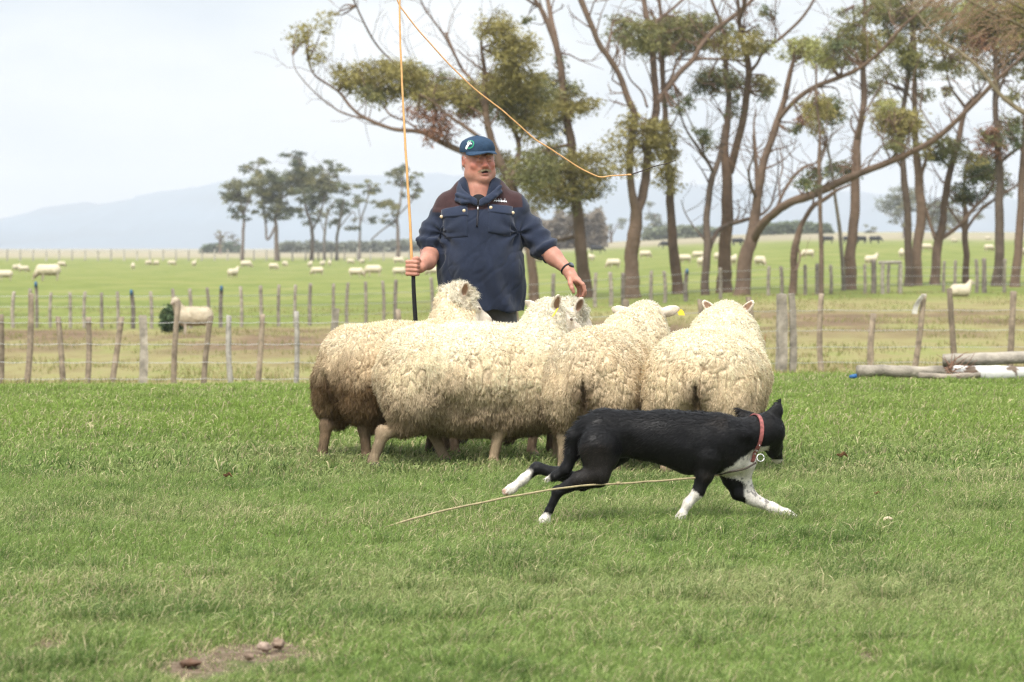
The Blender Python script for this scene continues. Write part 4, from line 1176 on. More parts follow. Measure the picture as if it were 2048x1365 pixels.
# hazy far trees
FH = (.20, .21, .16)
for k, (lb, x, y0, y1, cl) in enumerate([
    ("very distant grey topped tree seen between the gum stems at centre right", 1310, 488, 430, [(1312, 432, 22, 12, FH, 1), (1305, 450, 24, 12, FH, .6), (1318, 460, 20, 12, FH, .5), (1300, 408, 8, 4, FH, .5)]),
    ("very distant sparse tree right of the tall gum's trunk", 1222, 490, 450, [(1230, 445, 22, 8, FH, .7), (1215, 452, 12, 6, FH, .6), (1245, 440, 8, 5, FH, .5)]),
    ("very distant bushy round tree near the sapling gum", 1580, 488, 460, [(1580, 452, 14, 11, FH, 1.3)]),
    ("tiny round topped tree on the far hill crest", 1741, 468, 462, [(1740, 459, 10, 8, (.09, .11, .08), 1.5)]),
    ("large grey green tree far behind the close pair of gums", 1808, 500, 420, [(1800, 405, 32, 24, FH, 1.2), (1822, 395, 24, 20, FH, 1.2), (1798, 430, 20, 16, FH, .9)]),
    ("large grey tree far behind the low forked gum", 1890, 498, 430, [(1870, 420, 30, 24, FH, 1.0), (1900, 430, 28, 22, FH, 1.0), (1880, 455, 30, 12, FH, .7), (1962, 430, 12, 5, FH, .6)]),
    ("bare hazy poplar beyond the fields at left", 440, 496, 465, [(440, 478, 8, 14, (.22, .21, .19), .8), (468, 478, 8, 14, (.22, .21, .19), .7)])]):
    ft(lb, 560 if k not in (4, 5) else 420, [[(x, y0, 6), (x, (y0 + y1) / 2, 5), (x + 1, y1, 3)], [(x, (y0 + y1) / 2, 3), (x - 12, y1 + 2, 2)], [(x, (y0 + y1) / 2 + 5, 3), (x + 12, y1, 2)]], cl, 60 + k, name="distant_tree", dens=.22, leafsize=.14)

# hedges and scrub rows far off (one mass each)
def hedge(label, xs, ytop, ybot, d, col, seed, n=6000):
    R = rng(seed)
    x = xs[0] + (xs[1] - xs[0]) * R.random(n)
    h = fbm(np.stack([x / 16, 0 * x, 0 * x], 1), seed, 4)
    edge = np.minimum(1, np.minimum(x - xs[0], xs[1] - x) / 12 + .25)
    top = ybot + (ytop - ybot) * (.55 + .75 * h) * edge
    y = ybot + (top - ybot) * R.random(n) ** .8
    base = P(x.mean(), ybot, d)
    pts = np.stack([P(a, b, d) for a, b in zip(x, y)]); pts[:, 1] += (R.random(n) - .5) * 7
    pts[:, 2] += gzs(pts[:, 0].mean(), d) - P(0, ybot, d)[2]
    o = leaf_mesh("hedge", pts, .75 * d / 500, .6, np.array(col) * (.6 + .8 * R.random((n, 1))), R, None, droop=.1)
    tag(o, label, "hedge")
hedge("dark hedge on the horizon left of the far gum group", (408, 480), 484, 504, 600, (.15, .18, .12), 1)
hedge("low scrub line far behind the trunks of the far gum group", (560, 850), 478, 500, 640, (.20, .21, .15), 2, 9000)
hedge("distant scrub line between the double stemmed gum and the thick gum", (1290, 1440), 470, 492, 560, (.20, .22, .13), 3, 8000)
hedge("distant green scrub right of the leaning gum", (1520, 1660), 468, 492, 540, (.17, .20, .11), 4, 9000)
hedge("grey brown brushwood behind the tall gum at the man's shoulder", (1050, 1210), 420, 498, 430, (.24, .20, .15), 5, 9000)

# ================================================================== SHEEP
m_wool = mat("wool", rough=1.0, attr=True, noise=(60, .10), spec=.0, sheen=.0)
m_lock = mat("wool_locks", rough=1.0, attr=True, transl=.30, spec=.0)
m_eye = mat("sheep_eye", (.09, .055, .03), .15, spec=.6)
m_hoof = mat("hoof", (.08, .065, .05), .6)
m_tag = mat("yellow_tag", (.75, .58, .05), .4)
m_strand = mat("frayed_twine", (.5, .4, .25), .8)

CREAM = np.array([.86, .775, .605]); MID = np.array([.82, .68, .475]); DIRT = np.array([.20, .135, .075]); FACE = np.array([.68, .60, .49])

def sheep(label, x, y, heading, head_yaw, head_pitch, feet, seed, dirt=.5, girth=1.0, length=1.0, head_pos=None, tag_side=0, hair=1.0, group="sheep mob around the man", height=1.0, head_lift=0.0, spiky=False, ear_up=0.0, neck_x=.40, back_wool=1.0, ear_back=False, ear_side=False, neckw=1.0, chest=0.0, tint=(1, 1, 1), belly=0.0, legcol=None):
    """local frame: x forward, z up. feet = 4 x (fore/aft, side, lift): hind near(-y), hind far(+y), fore near, fore far"""
    R = rng(seed)
    h = .0068
    root = empty("sheep", (x, y, gzs(x, y)), heading, label, "sheep", group)
    g = girth; ln = length
    lo, hi = (-.80 * ln, -.52, -.01), (1.02 * ln, .52, 1.08)
    W = Field(lo, hi, h)       # wool
    S = Field(lo, hi, h)       # skin parts
    # ---- fleece mass
    W.ell((-.02 * ln, 0, .48), (.56 * ln, .285 * g, .248), k=0)
    W.ell((-.36 * ln, 0, .485), (.25 * ln, .285 * g, .255), k=.05)
    W.ell((.30 * ln, 0, .47), (.25 * ln, .255 * g, .275), k=.06)
    W.ell((-.05 * ln, 0, .60), (.42 * ln, .17 * g, .13), k=.05)
    for s in (-1, 1):
        W.ell((-.40 * ln, s * .135 * g, .38), (.17 * ln, .135 * g, .185), k=.05)
        W.ell((.30 * ln, s * .12 * g, .36), (.13 * ln, .10 * g, .15), k=.05)
    W.ell((-.575 * ln, 0, .45), (.05, .055, .11), k=.03)       # tail tuft
    # cleft of the rump under the tail
    W.ell((-.64 * ln, .0, .35), (.10, .022, .135), k=.035, op='sub')
    if belly: W.ell((.0, 0, .30 - belly * .5), (.40 * ln, .20 * g, .12), k=.06)
    # ---- neck and head
    hp = np.array(head_pos if head_pos is not None else (.66 * ln, 0, .80)) + [0, 0, head_lift]
    cy, sy = math.cos(head_yaw), math.sin(head_yaw)
    hf = np.array([cy * math.cos(head_pitch), sy * math.cos(head_pitch), -math.sin(head_pitch)])
    HR = rot_from(hf)
    def H(a, b, c): return hp + HR @ np.array([a, b, c])
    nb = np.array([neck_x * ln, 0, .54]); 
    W.cone(nb, (nb + hp) / 2 + [.01, 0, .0], .215 * g, .150 * neckw, k=.035)
    W.cone((nb + hp) / 2 + [.01, 0, 0], H(-.05, 0, -.02), .145 * neckw, .092 * (.5 + .5 * neckw), k=.05)
    W.ell(H(-.015, 0, .045), (.074, .072, .056), HR, k=.04)      # topknot
    W.ell(H(.0, 0, -.03), (.065, .080, .070), HR, k=.04)          # woolly cheeks
    # ---- face
    S.ell(H(.02, 0, .0), (.095, .064, .075), HR, k=0)
    S.cone(H(.06, 0, -.012), H(.185, 0, -.050), .060, .038, k=.03)
    S.ell(H(.20, 0, -.058), (.030, .034, .030), HR, k=.02)
    S.ell(H(.13, 0, -.005), (.07, .026, .028), HR, k=.02)        # nose bridge
    for s in (-1, 1):
        S.ell(H(.085, s * .052, .018), (.020, .014, .016), HR, k=.012)
        S.ell(H(.218, s * .014, -.048), (.010, .006, .005), HR, k=.004, op='sub')
    S.ell(H(.222, 0, -.073), (.02, .028, .003), HR, k=.004, op='sub')
    cavs = []
    # ears: leaf shaped, out to the side and slightly back
    for s in (-1, 1):
        ea = norm(HR @ np.array([-.25, s * 1.0, (.16 if s > 0 else .20) + ear_up])); en = norm(HR @ np.array([-.9 if ear_back else .9, s * .15, .45])); en = norm(en - ea * ea.dot(en)); ew = np.cross(ea, en)
        if ear_side:
            near = s < 0
            ea = norm(HR @ (np.array([-.30, s * .60, .80]) if near else np.array([-.70, s * .85, .35])))
            en = norm(HR @ (np.array([.0, s * 1.0, -.2]) if near else np.array([.8, s * .3, .5])))
            if near: en = norm(HR.T @ np.array([0, 0, 0]) + en)
            en = norm(en - ea * ea.dot(en)); ew = np.cross(ea, en)
        Rm = np.stack([ea, ew, en], 1); es = .84 if (ear_side or ear_back) else 1.0
        c = H(-.03, s * .066, .042) + ea * .066 * es
        S.ell(c, (.064 * es, .030 * es, .010), Rm, k=.012)
        cv = c + en * .013 + ea * .006; cavs.append((cv, Rm)); S.cone(H(-.03, s * .06, .04), c, .024, .02, k=.012)
        S.ell(cv, (.046 * es, .020 * es, .011), Rm, k=.004, op='sub')
    # ---- legs
    foot_w = []
    for i, (fx, fy, fz) in enumerate(feet):
        s = -1 if i % 2 == 0 else 1
        if i < 2:
            hip = np.array([-.36 * ln, s * .13, .36]); stifle = np.array([-.26 * ln + (fx + .36) * .25, s * .14, .28])
            hock = np.array([fx * .70 - .36 * ln * .30 - .02 + (fx + .4) * .0, (fy + s * .13) / 2, .185 + fz * .6]); foot = np.array([fx + .0, fy, .045 + fz])
            S.chain([hip, stifle, hock, foot], [.070, .050, .031, .0235], k=.02)
            S.ell(hock + [-.010, 0, .01], (.024, .022, .040), k=.02)
            W.cone(hip, (stifle * .45 + hock * .55), .115, .062, k=.035)
        else:
            sh = np.array([.31 * ln * .45 + fx * .55 + .02, s * .115, .36]); knee = np.array([.31 * ln * .06 + fx * .94 + .012, (fy + s * .115) / 2, .185 + fz * .5]); foot = np.array([fx, fy, .045 + fz])
            S.chain([sh, knee, foot], [.060, .031, .0225], k=.015)
            S.ell(knee + [.006, 0, 0], (.027, .026, .036), k=.015)
            W.cone(sh, sh * .3 + knee * .7, .085, .048, k=.03)
        S.cone(foot, foot + [.018, 0, -.026], .0245, .027, k=.012)
        foot_w.append(foot)
    U = np.minimum(W.F, S.F)
    B = Field(lo, hi, h)
    kk = .015; hh = np.clip(.5 + .5 * (S.F - W.F) / kk, 0, 1)
    B.F = (S.F * (1 - hh) + W.F * hh - kk * hh * (1 - hh)).astype(np.float32)
    V, Q = B.mesh()
    V = relax(V, Q, 1, .5)
    N = vnormals(V, Q)
    fw = W.sample(V); fs = S.sample(V)
    wool = sstep(fs - fw, -.012, .010)
    # head wool mask: bare face in front of the eyes
    fl = (V - hp) @ HR
    face = sstep(fl[:, 0], .045, .085) * (np.linalg.norm(V - H(.1, 0, -.02), axis=1) < .16)
    wool = wool * (1 - face)
    # ---- fleece relief: lumps, then deep narrow partings between locks
    rear = sstep(-V[:, 0], .25 * ln, .5 * ln)
    fl_ = (fbm(V * 7 + seed, seed, 3) - .5)
    sc = np.array([34., 34., 15.])
    warp = np.stack([fbm(V * 9 + 3 * q, seed + q, 2) for q in range(3)], 1) * 1.1
    F1, F2, vec, rid = worley(V * sc + warp + seed, seed)
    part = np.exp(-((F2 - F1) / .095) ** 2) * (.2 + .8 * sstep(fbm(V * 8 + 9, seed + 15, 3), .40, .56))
    sc2 = np.array([11., 11., .8])
    G1, G2, vec2, rid2 = worley(V * sc2 + warp * .35 + 5 + seed, seed + 3)
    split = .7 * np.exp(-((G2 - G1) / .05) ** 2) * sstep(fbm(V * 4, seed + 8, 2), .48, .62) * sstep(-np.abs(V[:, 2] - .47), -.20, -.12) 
    bodym = wool * (1 - .75 * sstep(V[:, 0], .45 * ln, .6 * ln)) * (1 - .15 * sstep(V[:, 2], .64, .74))
    disp = wool * (fl_ * .040) + bodym * (.0015 * (1 - F1) - .0065 * part - .011 * split)
    V = V + N * disp[:, None]
    N = vnormals(V, Q)
    # ---- colours
    zt = V[:, 2]
    ex = 1.0 if dirt > .9 else 0.0
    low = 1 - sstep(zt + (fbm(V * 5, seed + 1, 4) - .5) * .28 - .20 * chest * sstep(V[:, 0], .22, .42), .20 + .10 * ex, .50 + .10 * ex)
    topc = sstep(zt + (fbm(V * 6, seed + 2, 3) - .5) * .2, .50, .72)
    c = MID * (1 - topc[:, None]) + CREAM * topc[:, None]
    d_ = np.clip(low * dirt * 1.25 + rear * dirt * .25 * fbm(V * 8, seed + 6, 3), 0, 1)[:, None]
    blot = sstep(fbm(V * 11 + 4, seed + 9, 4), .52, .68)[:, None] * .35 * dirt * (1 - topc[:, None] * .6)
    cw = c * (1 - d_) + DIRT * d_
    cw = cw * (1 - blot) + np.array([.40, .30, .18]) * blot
    if back_wool != 1.0: cw = cw * back_wool
    stain = rear * np.exp(-(V[:, 1] / (.075 + .04 * (fbm(V * 12, seed + 50, 3) - .5))) ** 2) * sstep(-V[:, 2], -.53, -.42) * (V[:, 0] < -.45 * ln)
    cw = cw * (1 - .72 * stain[:, None]) + np.array([.13, .08, .045]) * .72 * stain[:, None]
    cw = cw * (1 - (.50 * part + .55 * split) * bodym)[:, None] + np.array([.32, .19, .09]) * ((.18 * part + .25 * split) * bodym)[:, None]  # partings tinted brown with dirt, plus occlusion shade painted into the colour
    cw = cw * np.array(tint)
    leg = sstep(-V[:, 2], -.30, -.22)
    lc = np.array(legcol if legcol is not None else (.50, .38, .25))
    legc = lc * (.65 + .7 * fbm(V * 18, seed + 4, 4))[:, None] * (1 - .45 * dirt * sstep(fbm(V * 9, seed + 30, 3), .35, .6))[:, None]
    sk = FACE * (.85 + .25 * fbm(V * 25, seed + 5, 3))[:, None]
    # muzzle and inner ear
    mz = sstep(fl[:, 0], .185, .215)[:, None]
    sk = sk * (1 - mz * .55) + np.array([.45, .27, .22]) * mz * .55
    nf_ = N @ HR
    rimd = np.zeros(len(V))
    for cv, Rm in cavs: rimd = np.maximum(rimd, sstep(-np.linalg.norm(((V - cv) @ Rm) / [.050 * es, .0215 * es, .014], axis=1), -1.08, -.90))
    rimd = rimd[:, None]
    sk = sk * (1 - rimd * .85) + np.array([.20, .095, .045]) * rimd * .85
    skin = sk * (1 - leg[:, None]) + legc * leg[:, None]
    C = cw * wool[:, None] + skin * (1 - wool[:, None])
    mesh_obj("body", V, Q, m_wool, root, C)
    # ---- locks of wool
    nl = int(120000 * hair)
    wgt = (wool ** 2) * (1 - .3 * stain) * (.55 + .6 * sstep(N[:, 2], -.5, .1))
    t, Bc = scatter(V, Q, nl, R, wgt)
    p = interp(V, t, Bc); n = norm(interp(N, t, Bc)); cl = interp(C, t, Bc)
    F1, F2, vec, rid = worley(p * sc + np.stack([fbm(p * 9 + 3 * q, seed + q, 2) for q in range(3)], 1) * 1.1 + seed, seed)
    lean = vec / sc
    down = np.array([-.10, 0, -1.0])
    hd = np.linalg.norm(p - H(0, 0, .03), axis=1) < .13
    up_top = (p[:, 2] > .62)
    rnd = R.normal(size=p.shape)
    tang = down - n * (n @ down)[:, None]
    cellr = np.stack([rid - .5, _hash((rid * 1e5).astype(np.int64), (rid * 77).astype(np.int64), (rid * 0).astype(np.int64)) - .5, rid * 0], 1)
    d0 = norm(n * 1.0 + tang * .45 + lean * 8 + rnd * .22 + cellr * .35)
    d1 = norm(n * .55 + tang * .8 + lean * 8 + rnd * .30 + cellr * .5)
    d2 = norm(n * .2 + tang * 1.1 + rnd * .38)
    prt = np.clip(interp(part, t, Bc) + interp(split, t, Bc), 0, 1)
    L = (.009 + .014 * R.random(nl)) * (1 + .9 * low[t[:, 0]]) * (1 - .65 * prt)
    if spiky:
        L = np.where(hd, L * 2.6, L)
        top = norm(n + rnd * .15 + cellr * 1.3)
        d0 = np.where(hd[:, None], top, d0); d1 = np.where(hd[:, None], norm(top + rnd * .15), d1)
    clid = _hash((rid * 1e6).astype(np.int64), (rid * 0).astype(np.int64), (rid * 0).astype(np.int64), 5)
    bright = (.76 + .42 * R.random(nl) + .14 * clid)[:, None]
    cl = np.where(hd[:, None], cl * .35 + np.array([.74, .68, .56]) * .65, cl)
    pr = np.exp(-((F2 - F1) / .2) ** 2)[:, None]
    rootc = cl * bright * (1 - .10 * pr) * .90  # roots beside partings darkened, occlusion put into the lock colour
    tipc = np.minimum(cl * bright * 1.10 + .01, .88)
    VV, FF, CC, NN = ribbons(p - n * .003, d0, d1, d2, L, np.full(nl, .0030) * (.7 + .6 * R.random(nl)), n, rootc, tipc, segs=3, normal_mix=.72, sidejit=.5, R=R)
    mesh_obj("fleece", VV, FF, m_lock, root, CC, smooth=True, nrm=NN)
    # short hair on face, ears and legs
    nh = int(16000 * hair)
    t, Bc = scatter(V, Q, nh, R, (1 - wool) ** 2 + 1e-6)
    p = interp(V, t, Bc); n = norm(interp(N, t, Bc)); cl = interp(C, t, Bc)
    tg = norm(down - n * (n @ down)[:, None]); rnd = R.normal(size=p.shape)
    hl = .005 + .006 * R.random(nh); hl = np.where(p[:, 2] < .3, hl * 1.6, hl)
    lum = .85 + .35 * R.random((nh, 1))
    VV, FF, CC, NN = ribbons(p - n * .001, norm(n * .5 + tg + rnd * .2), norm(n * .2 + tg + rnd * .25), tg, hl, np.full(nh, .0022), n, cl * .92 * lum, np.minimum(cl * 1.08 * lum, .86), segs=2, normal_mix=.75, R=R)
    mesh_obj("short_hair", VV, FF, m_lock, root, CC, nrm=NN)
    # ---- eyes, hooves, tag
    for s in (-1, 1):
        mball(root, "eye", H(.086, s * .0605, .020), (.011, .008, .0095), m_eye, HR)
    for f in foot_w:
        Fh = Field(f + [-.06, -.05, -.06], f + [.08, .05, .03], .006)
        for s in (-1, 1):
            Fh.cone(f + [.012, s * .014, -.020], f + [.034, s * .016, -.034], .021, .018, k=.002)
        v, q = Fh.mesh(); mesh_obj("hoof", v, q, m_hoof, root)
    if tag_side:
        s = tag_side
        ea = norm(HR @ np.array([-.25, s * 1.0, .18]))
        c = H(-.03, s * .075, .045) + ea * (.095 if label.find("flat") >= 0 else .05)
        return root, c, HR
    return root, None, HR

def mball(parent, name, c, r, m, R=None, seg=14, col=None):
    th = np.linspace(0, np.pi, seg // 2 + 2)[1:-1]; ph = np.linspace(0, 2 * np.pi, seg, endpoint=False)
    V = [[0, 0, 1.0]] + [[math.sin(a) * math.cos(b), math.sin(a) * math.sin(b), math.cos(a)] for a in th for b in ph] + [[0, 0, -1.0]]
    F = []; k = len(th); n = seg
    for j in range(n): F.append((0, 1 + j, 1 + (j + 1) % n))
    for i in range(k - 1):
        for j in range(n):
            a = 1 + i * n; F.append((a + j, a + n + j, a + n + (j + 1) % n, a + (j + 1) % n))
    for j in range(n): F.append((len(V) - 1, 1 + (k - 1) * n + (j + 1) % n, 1 + (k - 1) * n + j))
    V = np.array(V) * np.array(r)
    if R is not None: V = V @ np.asarray(R).T
    return mesh_obj(name, V + np.array(c), F, m, parent, col)

def flat_tag(root, c, dirv, upv, w_, h_, th=.002):
    d = norm(np.array(dirv, float)); u = norm(np.array(upv, float)); n = np.cross(d, u)
    pts = [(-.3, 0), (.3, 0), (.5, .35), (.5, 1), (-.5, 1), (-.5, .35)]
    V = []
    for s in (-1, 1):
        for a, b in pts: V.append(np.array(c) + d * a * w_ - u * b * h_ + n * s * th)
    k = len(pts)
    F = [tuple(range(k - 1, -1, -1)), tuple(range(k, 2 * k))] + [(i, (i + 1) % k, (i + 1) % k + k, i + k) for i in range(k)]
    mesh_obj("ear_tag", np.array(V), F, m_tag, root, smooth=False)

if "sheep" in ONLY or not ONLY:
    hs = HAIR
    # broadside sheep in front
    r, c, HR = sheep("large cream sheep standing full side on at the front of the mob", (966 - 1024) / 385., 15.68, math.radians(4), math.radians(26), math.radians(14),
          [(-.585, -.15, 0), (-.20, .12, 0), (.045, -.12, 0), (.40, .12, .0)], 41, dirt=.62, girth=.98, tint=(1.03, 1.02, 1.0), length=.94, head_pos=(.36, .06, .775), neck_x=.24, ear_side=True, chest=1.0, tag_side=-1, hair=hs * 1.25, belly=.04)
    flat_tag(r, c + [-.005, -.035, .0], (.3, -.3, .2), (.6, 0, 1), .018, .05)
    # left rear dirty one
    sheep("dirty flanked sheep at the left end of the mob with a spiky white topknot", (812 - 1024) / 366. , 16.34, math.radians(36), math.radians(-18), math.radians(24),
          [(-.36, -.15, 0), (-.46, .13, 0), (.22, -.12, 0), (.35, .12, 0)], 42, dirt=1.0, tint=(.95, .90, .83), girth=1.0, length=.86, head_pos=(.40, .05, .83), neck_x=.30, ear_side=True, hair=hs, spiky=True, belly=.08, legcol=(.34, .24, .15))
    # hidden one behind the big sheep
    sheep("mostly hidden sheep whose woolly face shows beyond the broadside sheep's tagged ear", (1015 - 1024) / 362., 16.42, math.radians(5), math.radians(14), math.radians(30),
          [(-.30, -.14, 0), (-.42, .13, 0), (.12, -.12, 0), (.25, .12, 0)], 43, dirt=.95, girth=.80, length=.80, head_pos=(.36, .0, .745), neck_x=.22, ear_side=True, hair=hs * .6, spiky=True, legcol=(.30, .22, .15))
    # two rumps
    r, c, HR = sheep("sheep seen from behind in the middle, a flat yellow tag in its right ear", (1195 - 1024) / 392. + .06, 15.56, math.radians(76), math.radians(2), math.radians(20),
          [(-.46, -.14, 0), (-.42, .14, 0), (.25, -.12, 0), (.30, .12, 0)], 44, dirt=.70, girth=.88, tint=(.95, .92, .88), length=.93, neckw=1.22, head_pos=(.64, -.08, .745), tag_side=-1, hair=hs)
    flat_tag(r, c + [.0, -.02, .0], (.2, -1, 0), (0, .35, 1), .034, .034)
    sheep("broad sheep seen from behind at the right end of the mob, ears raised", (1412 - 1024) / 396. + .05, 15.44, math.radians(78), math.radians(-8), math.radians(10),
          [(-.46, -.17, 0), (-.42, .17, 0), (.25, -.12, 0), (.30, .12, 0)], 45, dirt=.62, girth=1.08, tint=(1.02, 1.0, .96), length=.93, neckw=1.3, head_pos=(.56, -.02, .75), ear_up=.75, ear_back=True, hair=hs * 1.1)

# ------------------------------------------------------------------ sheep of the far flock
def far_sheep_mesh(pose, seed, h=.02):
    F = Field((-.85, -.42, -.02), (1.0, .42, 1.12), h)
    hd = {'graze': ((.62, .03, .22), (.50, 0, -.85)), 'stand': ((.60, -.05, .86), (.9, -.3, -.3)), 'look': ((.54, .12, .92), (.45, .88, -.30)), 'lie': ((.55, -.02, .58), (.9, -.2, -.2)), 'away': ((.62, .0, .80), (.9, 0, -.2))}[pose]
    dz = -.26 if pose == 'lie' else 0
    F.ell((0, 0, .50 + dz), (.54, .27, .26), k=0); F.ell((-.32, 0, .50 + dz), (.26, .27, .26), k=.05); F.ell((.28, 0, .49 + dz), (.24, .24, .26), k=.05)
    hp = np.array(hd[0]); f = norm(np.array(hd[1])); nb = np.array([.38, 0, .56 + dz])
    F.cone(nb, hp, .20, .10, k=.06); F.ell(hp, (.09, .09, .08), k=.03)
    nwool = F.F.copy()
    F.cone(hp, hp + f * .19, .068, .038, k=.02)
    l = norm(np.cross([0, 0, 1.], f))
    for s in (-1, 1): F.cone(hp + l * s * .07 + [0, 0, .03], hp + l * s * .17 + [0, 0, .045], .026, .012, k=.01)
    if pose != 'lie':
        for a, s in ((-.38, -1), (-.42, 1), (.30, -1), (.24, 1)):
            F.chain([(a, s * .13, .36), (a - .01, s * .13, .18), (a + .01, s * .13, .02)], [.075, .038, .026], k=.02)
    V, Q = F.mesh(); N = vnormals(V, Q)
    WF = Field(F.lo, F.lo + F.h * (F.n - 1), h); WF.F = nwool; ww = sstep(-WF.sample(V), -.012, .0)
    V = V + N * ((fbm(V * 12, seed, 3) - .5) * .04 * ww)[:, None]
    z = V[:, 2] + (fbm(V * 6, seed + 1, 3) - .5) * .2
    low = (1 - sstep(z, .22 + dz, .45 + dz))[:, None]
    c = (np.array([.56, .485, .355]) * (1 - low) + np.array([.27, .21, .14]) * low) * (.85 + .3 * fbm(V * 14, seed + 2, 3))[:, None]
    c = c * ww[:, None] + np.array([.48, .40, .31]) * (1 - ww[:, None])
    return V, Q, c
FAR = {}
def far_sheep(px, py, wpx, pose, yaw, label, d=None, scale=1.0):
    """px,py = foot centre pixel"""
    d = d or ground_at(px, py, 45)
    if pose not in FAR:
        V, Q, c = far_sheep_mesh(pose, 7)
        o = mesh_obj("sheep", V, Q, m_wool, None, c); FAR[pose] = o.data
    else:
        o = bpy.data.objects.new("sheep", FAR[pose]); COL.objects.link(o)
    p = P(px, py, d); s = (wpx * d / FPX) / 1.30 if wpx else scale
    s = min(max(s, .62), 1.3)
    o.location = (p[0], d, gzs(p[0], d)); o.rotation_euler = (0, 0, math.radians(yaw)); o.scale = (s, s, s)
    tag(o, label, "sheep", "sheep grazing in the green fields beyond the fences")
for a in [
    (10, 562, 36, 'graze', 175, "cream sheep cut off by the left edge of the field"),
    (97, 562, 56, 'graze', 184, "large sheep grazing side on near the left, head down to the left"),
    (33, 543, 16, 'away', 60, "small upright sheep just behind the grazing one at far left"),
    (47, 546, 24, 'graze', 20, "sheep grazing beside the small upright one at far left"),
    (123, 535, 16, 'graze', 30, "lone small sheep on the field's far side above the large grazing one"),
    (266, 540, 14, 'away', 95, "sheep seen end on, alone in the open field left of the standing sheep"),
    (297, 532, 14, 'graze', 50, "left one of three small sheep in a row on the far field"),
    (313, 532, 14, 'graze', 130, "middle one of three small sheep in a row on the far field"),
    (343, 532, 17, 'graze', 8, "right one of three small sheep in a row on the far field"),
    (388, 534, 14, 'stand', 80, "small sheep seen end on left of the far gum group"),
    (466, 557, 22, 'stand', 58, "sheep standing upright facing away below the far gum group"),
    (492, 537, 26, 'graze', -12, "sheep grazing just behind the upright one below the far gums"),
    (547, 541, 24, 'graze', -35, "plump sheep grazing below the broad crowned far gum"),
    (570, 534, 15, 'graze', -60, "small sheep right of the plump one below the far gums"),
    (620, 536, 12, 'stand', 80, "small sheep seen end on below the forked far gum"),
    (635, 551, 28, 'graze', 188, "sheep grazing to the left below the forked far gum"),
    (645, 534, 12, 'away', 70, "small sheep directly behind the one grazing below the forked far gum"),
    (659, 533, 12, 'stand', 95, "small upright sheep right of the forked far gum's foot"),
    (701, 529, 18, 'graze', -30, "small sheep turned right on the field's far edge near the whip"),
    (724, 529, 12, 'graze', 60, "tiny sheep on the field's far edge left of the whip"),
    (712, 556, 34, 'graze', -8, "sheep grazing rump to the left, first of two overlapping ones left of the fist"),
    (747, 553, 38, 'graze', 175, "sheep grazing rump to the right, second of two overlapping ones left of the fist"),
    (797, 529, 24, 'graze', -20, "sheep grazing far off just left of the man's sleeve"),
    (798, 553, 30, 'graze', 10, "sheep grazing directly left of the man's fist"),
    (866, 552, 30, 'graze', 160, "sheep grazing beneath the man's forearm"),
    (1075, 526, 18, 'graze', 40, "small sheep just right of the man's shirt"),
    (1183, 523, 14, 'away', 110, "small sheep showing beside the foot of the tall gum right of the man"),
    (1227, 537, 32, 'graze', 192, "sheep grazing to the left between the tall gum and the double stemmed gum"),
    (1290, 517, 26, 'graze', 5, "sheep grazing right behind the double stemmed gum"),
    (1370, 527, 27, 'graze', -165, "sheep grazing right of the slim upright gum"),
    (1396, 519, 22, 'graze', 20, "rear one of two sheep by the thin crooked gum"),
    (1403, 535, 18, 'stand', 70, "front one of two sheep by the thin crooked gum"),
    (1437, 523, 14, 'graze', 60, "sheep half hidden left of the thick forking gum"),
    (1464, 532, 18, 'away', 60, "sheep standing right of the thick forking gum"),
    (1520, 533, 24, 'graze', -60, "plump sheep showing right of the leaning gum's foot"),
    (1616, 517, 22, 'graze', 190, "sheep grazing in the gap left of the thin sapling gum"),
    (1742, 532, 26, 'stand', 40, "sheep standing facing right behind the rail gate"),
    (1803, 517, 14, 'away', 80, "white sheep seen end on just left of the close pair of gums"),
    (1853, 502, 16, 'graze', 0, "small sheep between the close pair and the low forked gum"),
    (1978, 504, 10, 'graze', 30, "tiny sheep between the two rightmost dark gums"),
    (2046, 513, 14, 'graze', 60, "sheep at the right edge of the picture"),
    (1908, 486, 6, 'graze', 30, "tiny sheep high on the pale hill"),
    (1975, 481, 6, 'graze', 30, "tiny sheep on the hill left of the rightmost trunk"),
]:
    far_sheep(*a)
# lone sheep behind the near fence, and the resting one
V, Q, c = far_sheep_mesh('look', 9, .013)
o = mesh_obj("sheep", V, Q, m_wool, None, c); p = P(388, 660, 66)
o.location = (p[0], 66, gzs(p[0], 66)); o.rotation_euler = (0, 0, math.radians(176)); o.scale = (-.66, .66, .66)
o.scale = (.74, .70, .82); tag(o, "woolly sheep standing side on between the two fences, looking at the camera", "sheep")
def lone():
    t, B = scatter(V, Q, 9000, rng(3)); pp = interp(V, t, B); n = norm(interp(vnormals(V, Q), t, B)); cc = interp(c, t, B)
    R = rng(4); L = .02 + .02 * R.random(len(pp)); dn = norm(n + [0, 0, -.5] + R.normal(size=pp.shape) * .3)
    k = pp[:, 2] > .3
    VV, FF, CC, NN = ribbons(pp[k], dn[k], dn[k], dn[k], L[k], np.full(k.sum(), .006), n[k], cc[k] * .95, cc[k] * 1.05, segs=2, normal_mix=.7, R=R)
    mesh_obj("fleece", VV, FF, m_lock, o, CC, nrm=NN)
lone()
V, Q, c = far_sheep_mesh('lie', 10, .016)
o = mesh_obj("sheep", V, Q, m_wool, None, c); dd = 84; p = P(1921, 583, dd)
o.location = (p[0], dd, gzs(p[0], dd)); o.rotation_euler = (0, 0, math.radians(20)); o.scale = (.55, .62, .70)
tag(o, "sheep resting on the ground under the gums at right", "sheep")

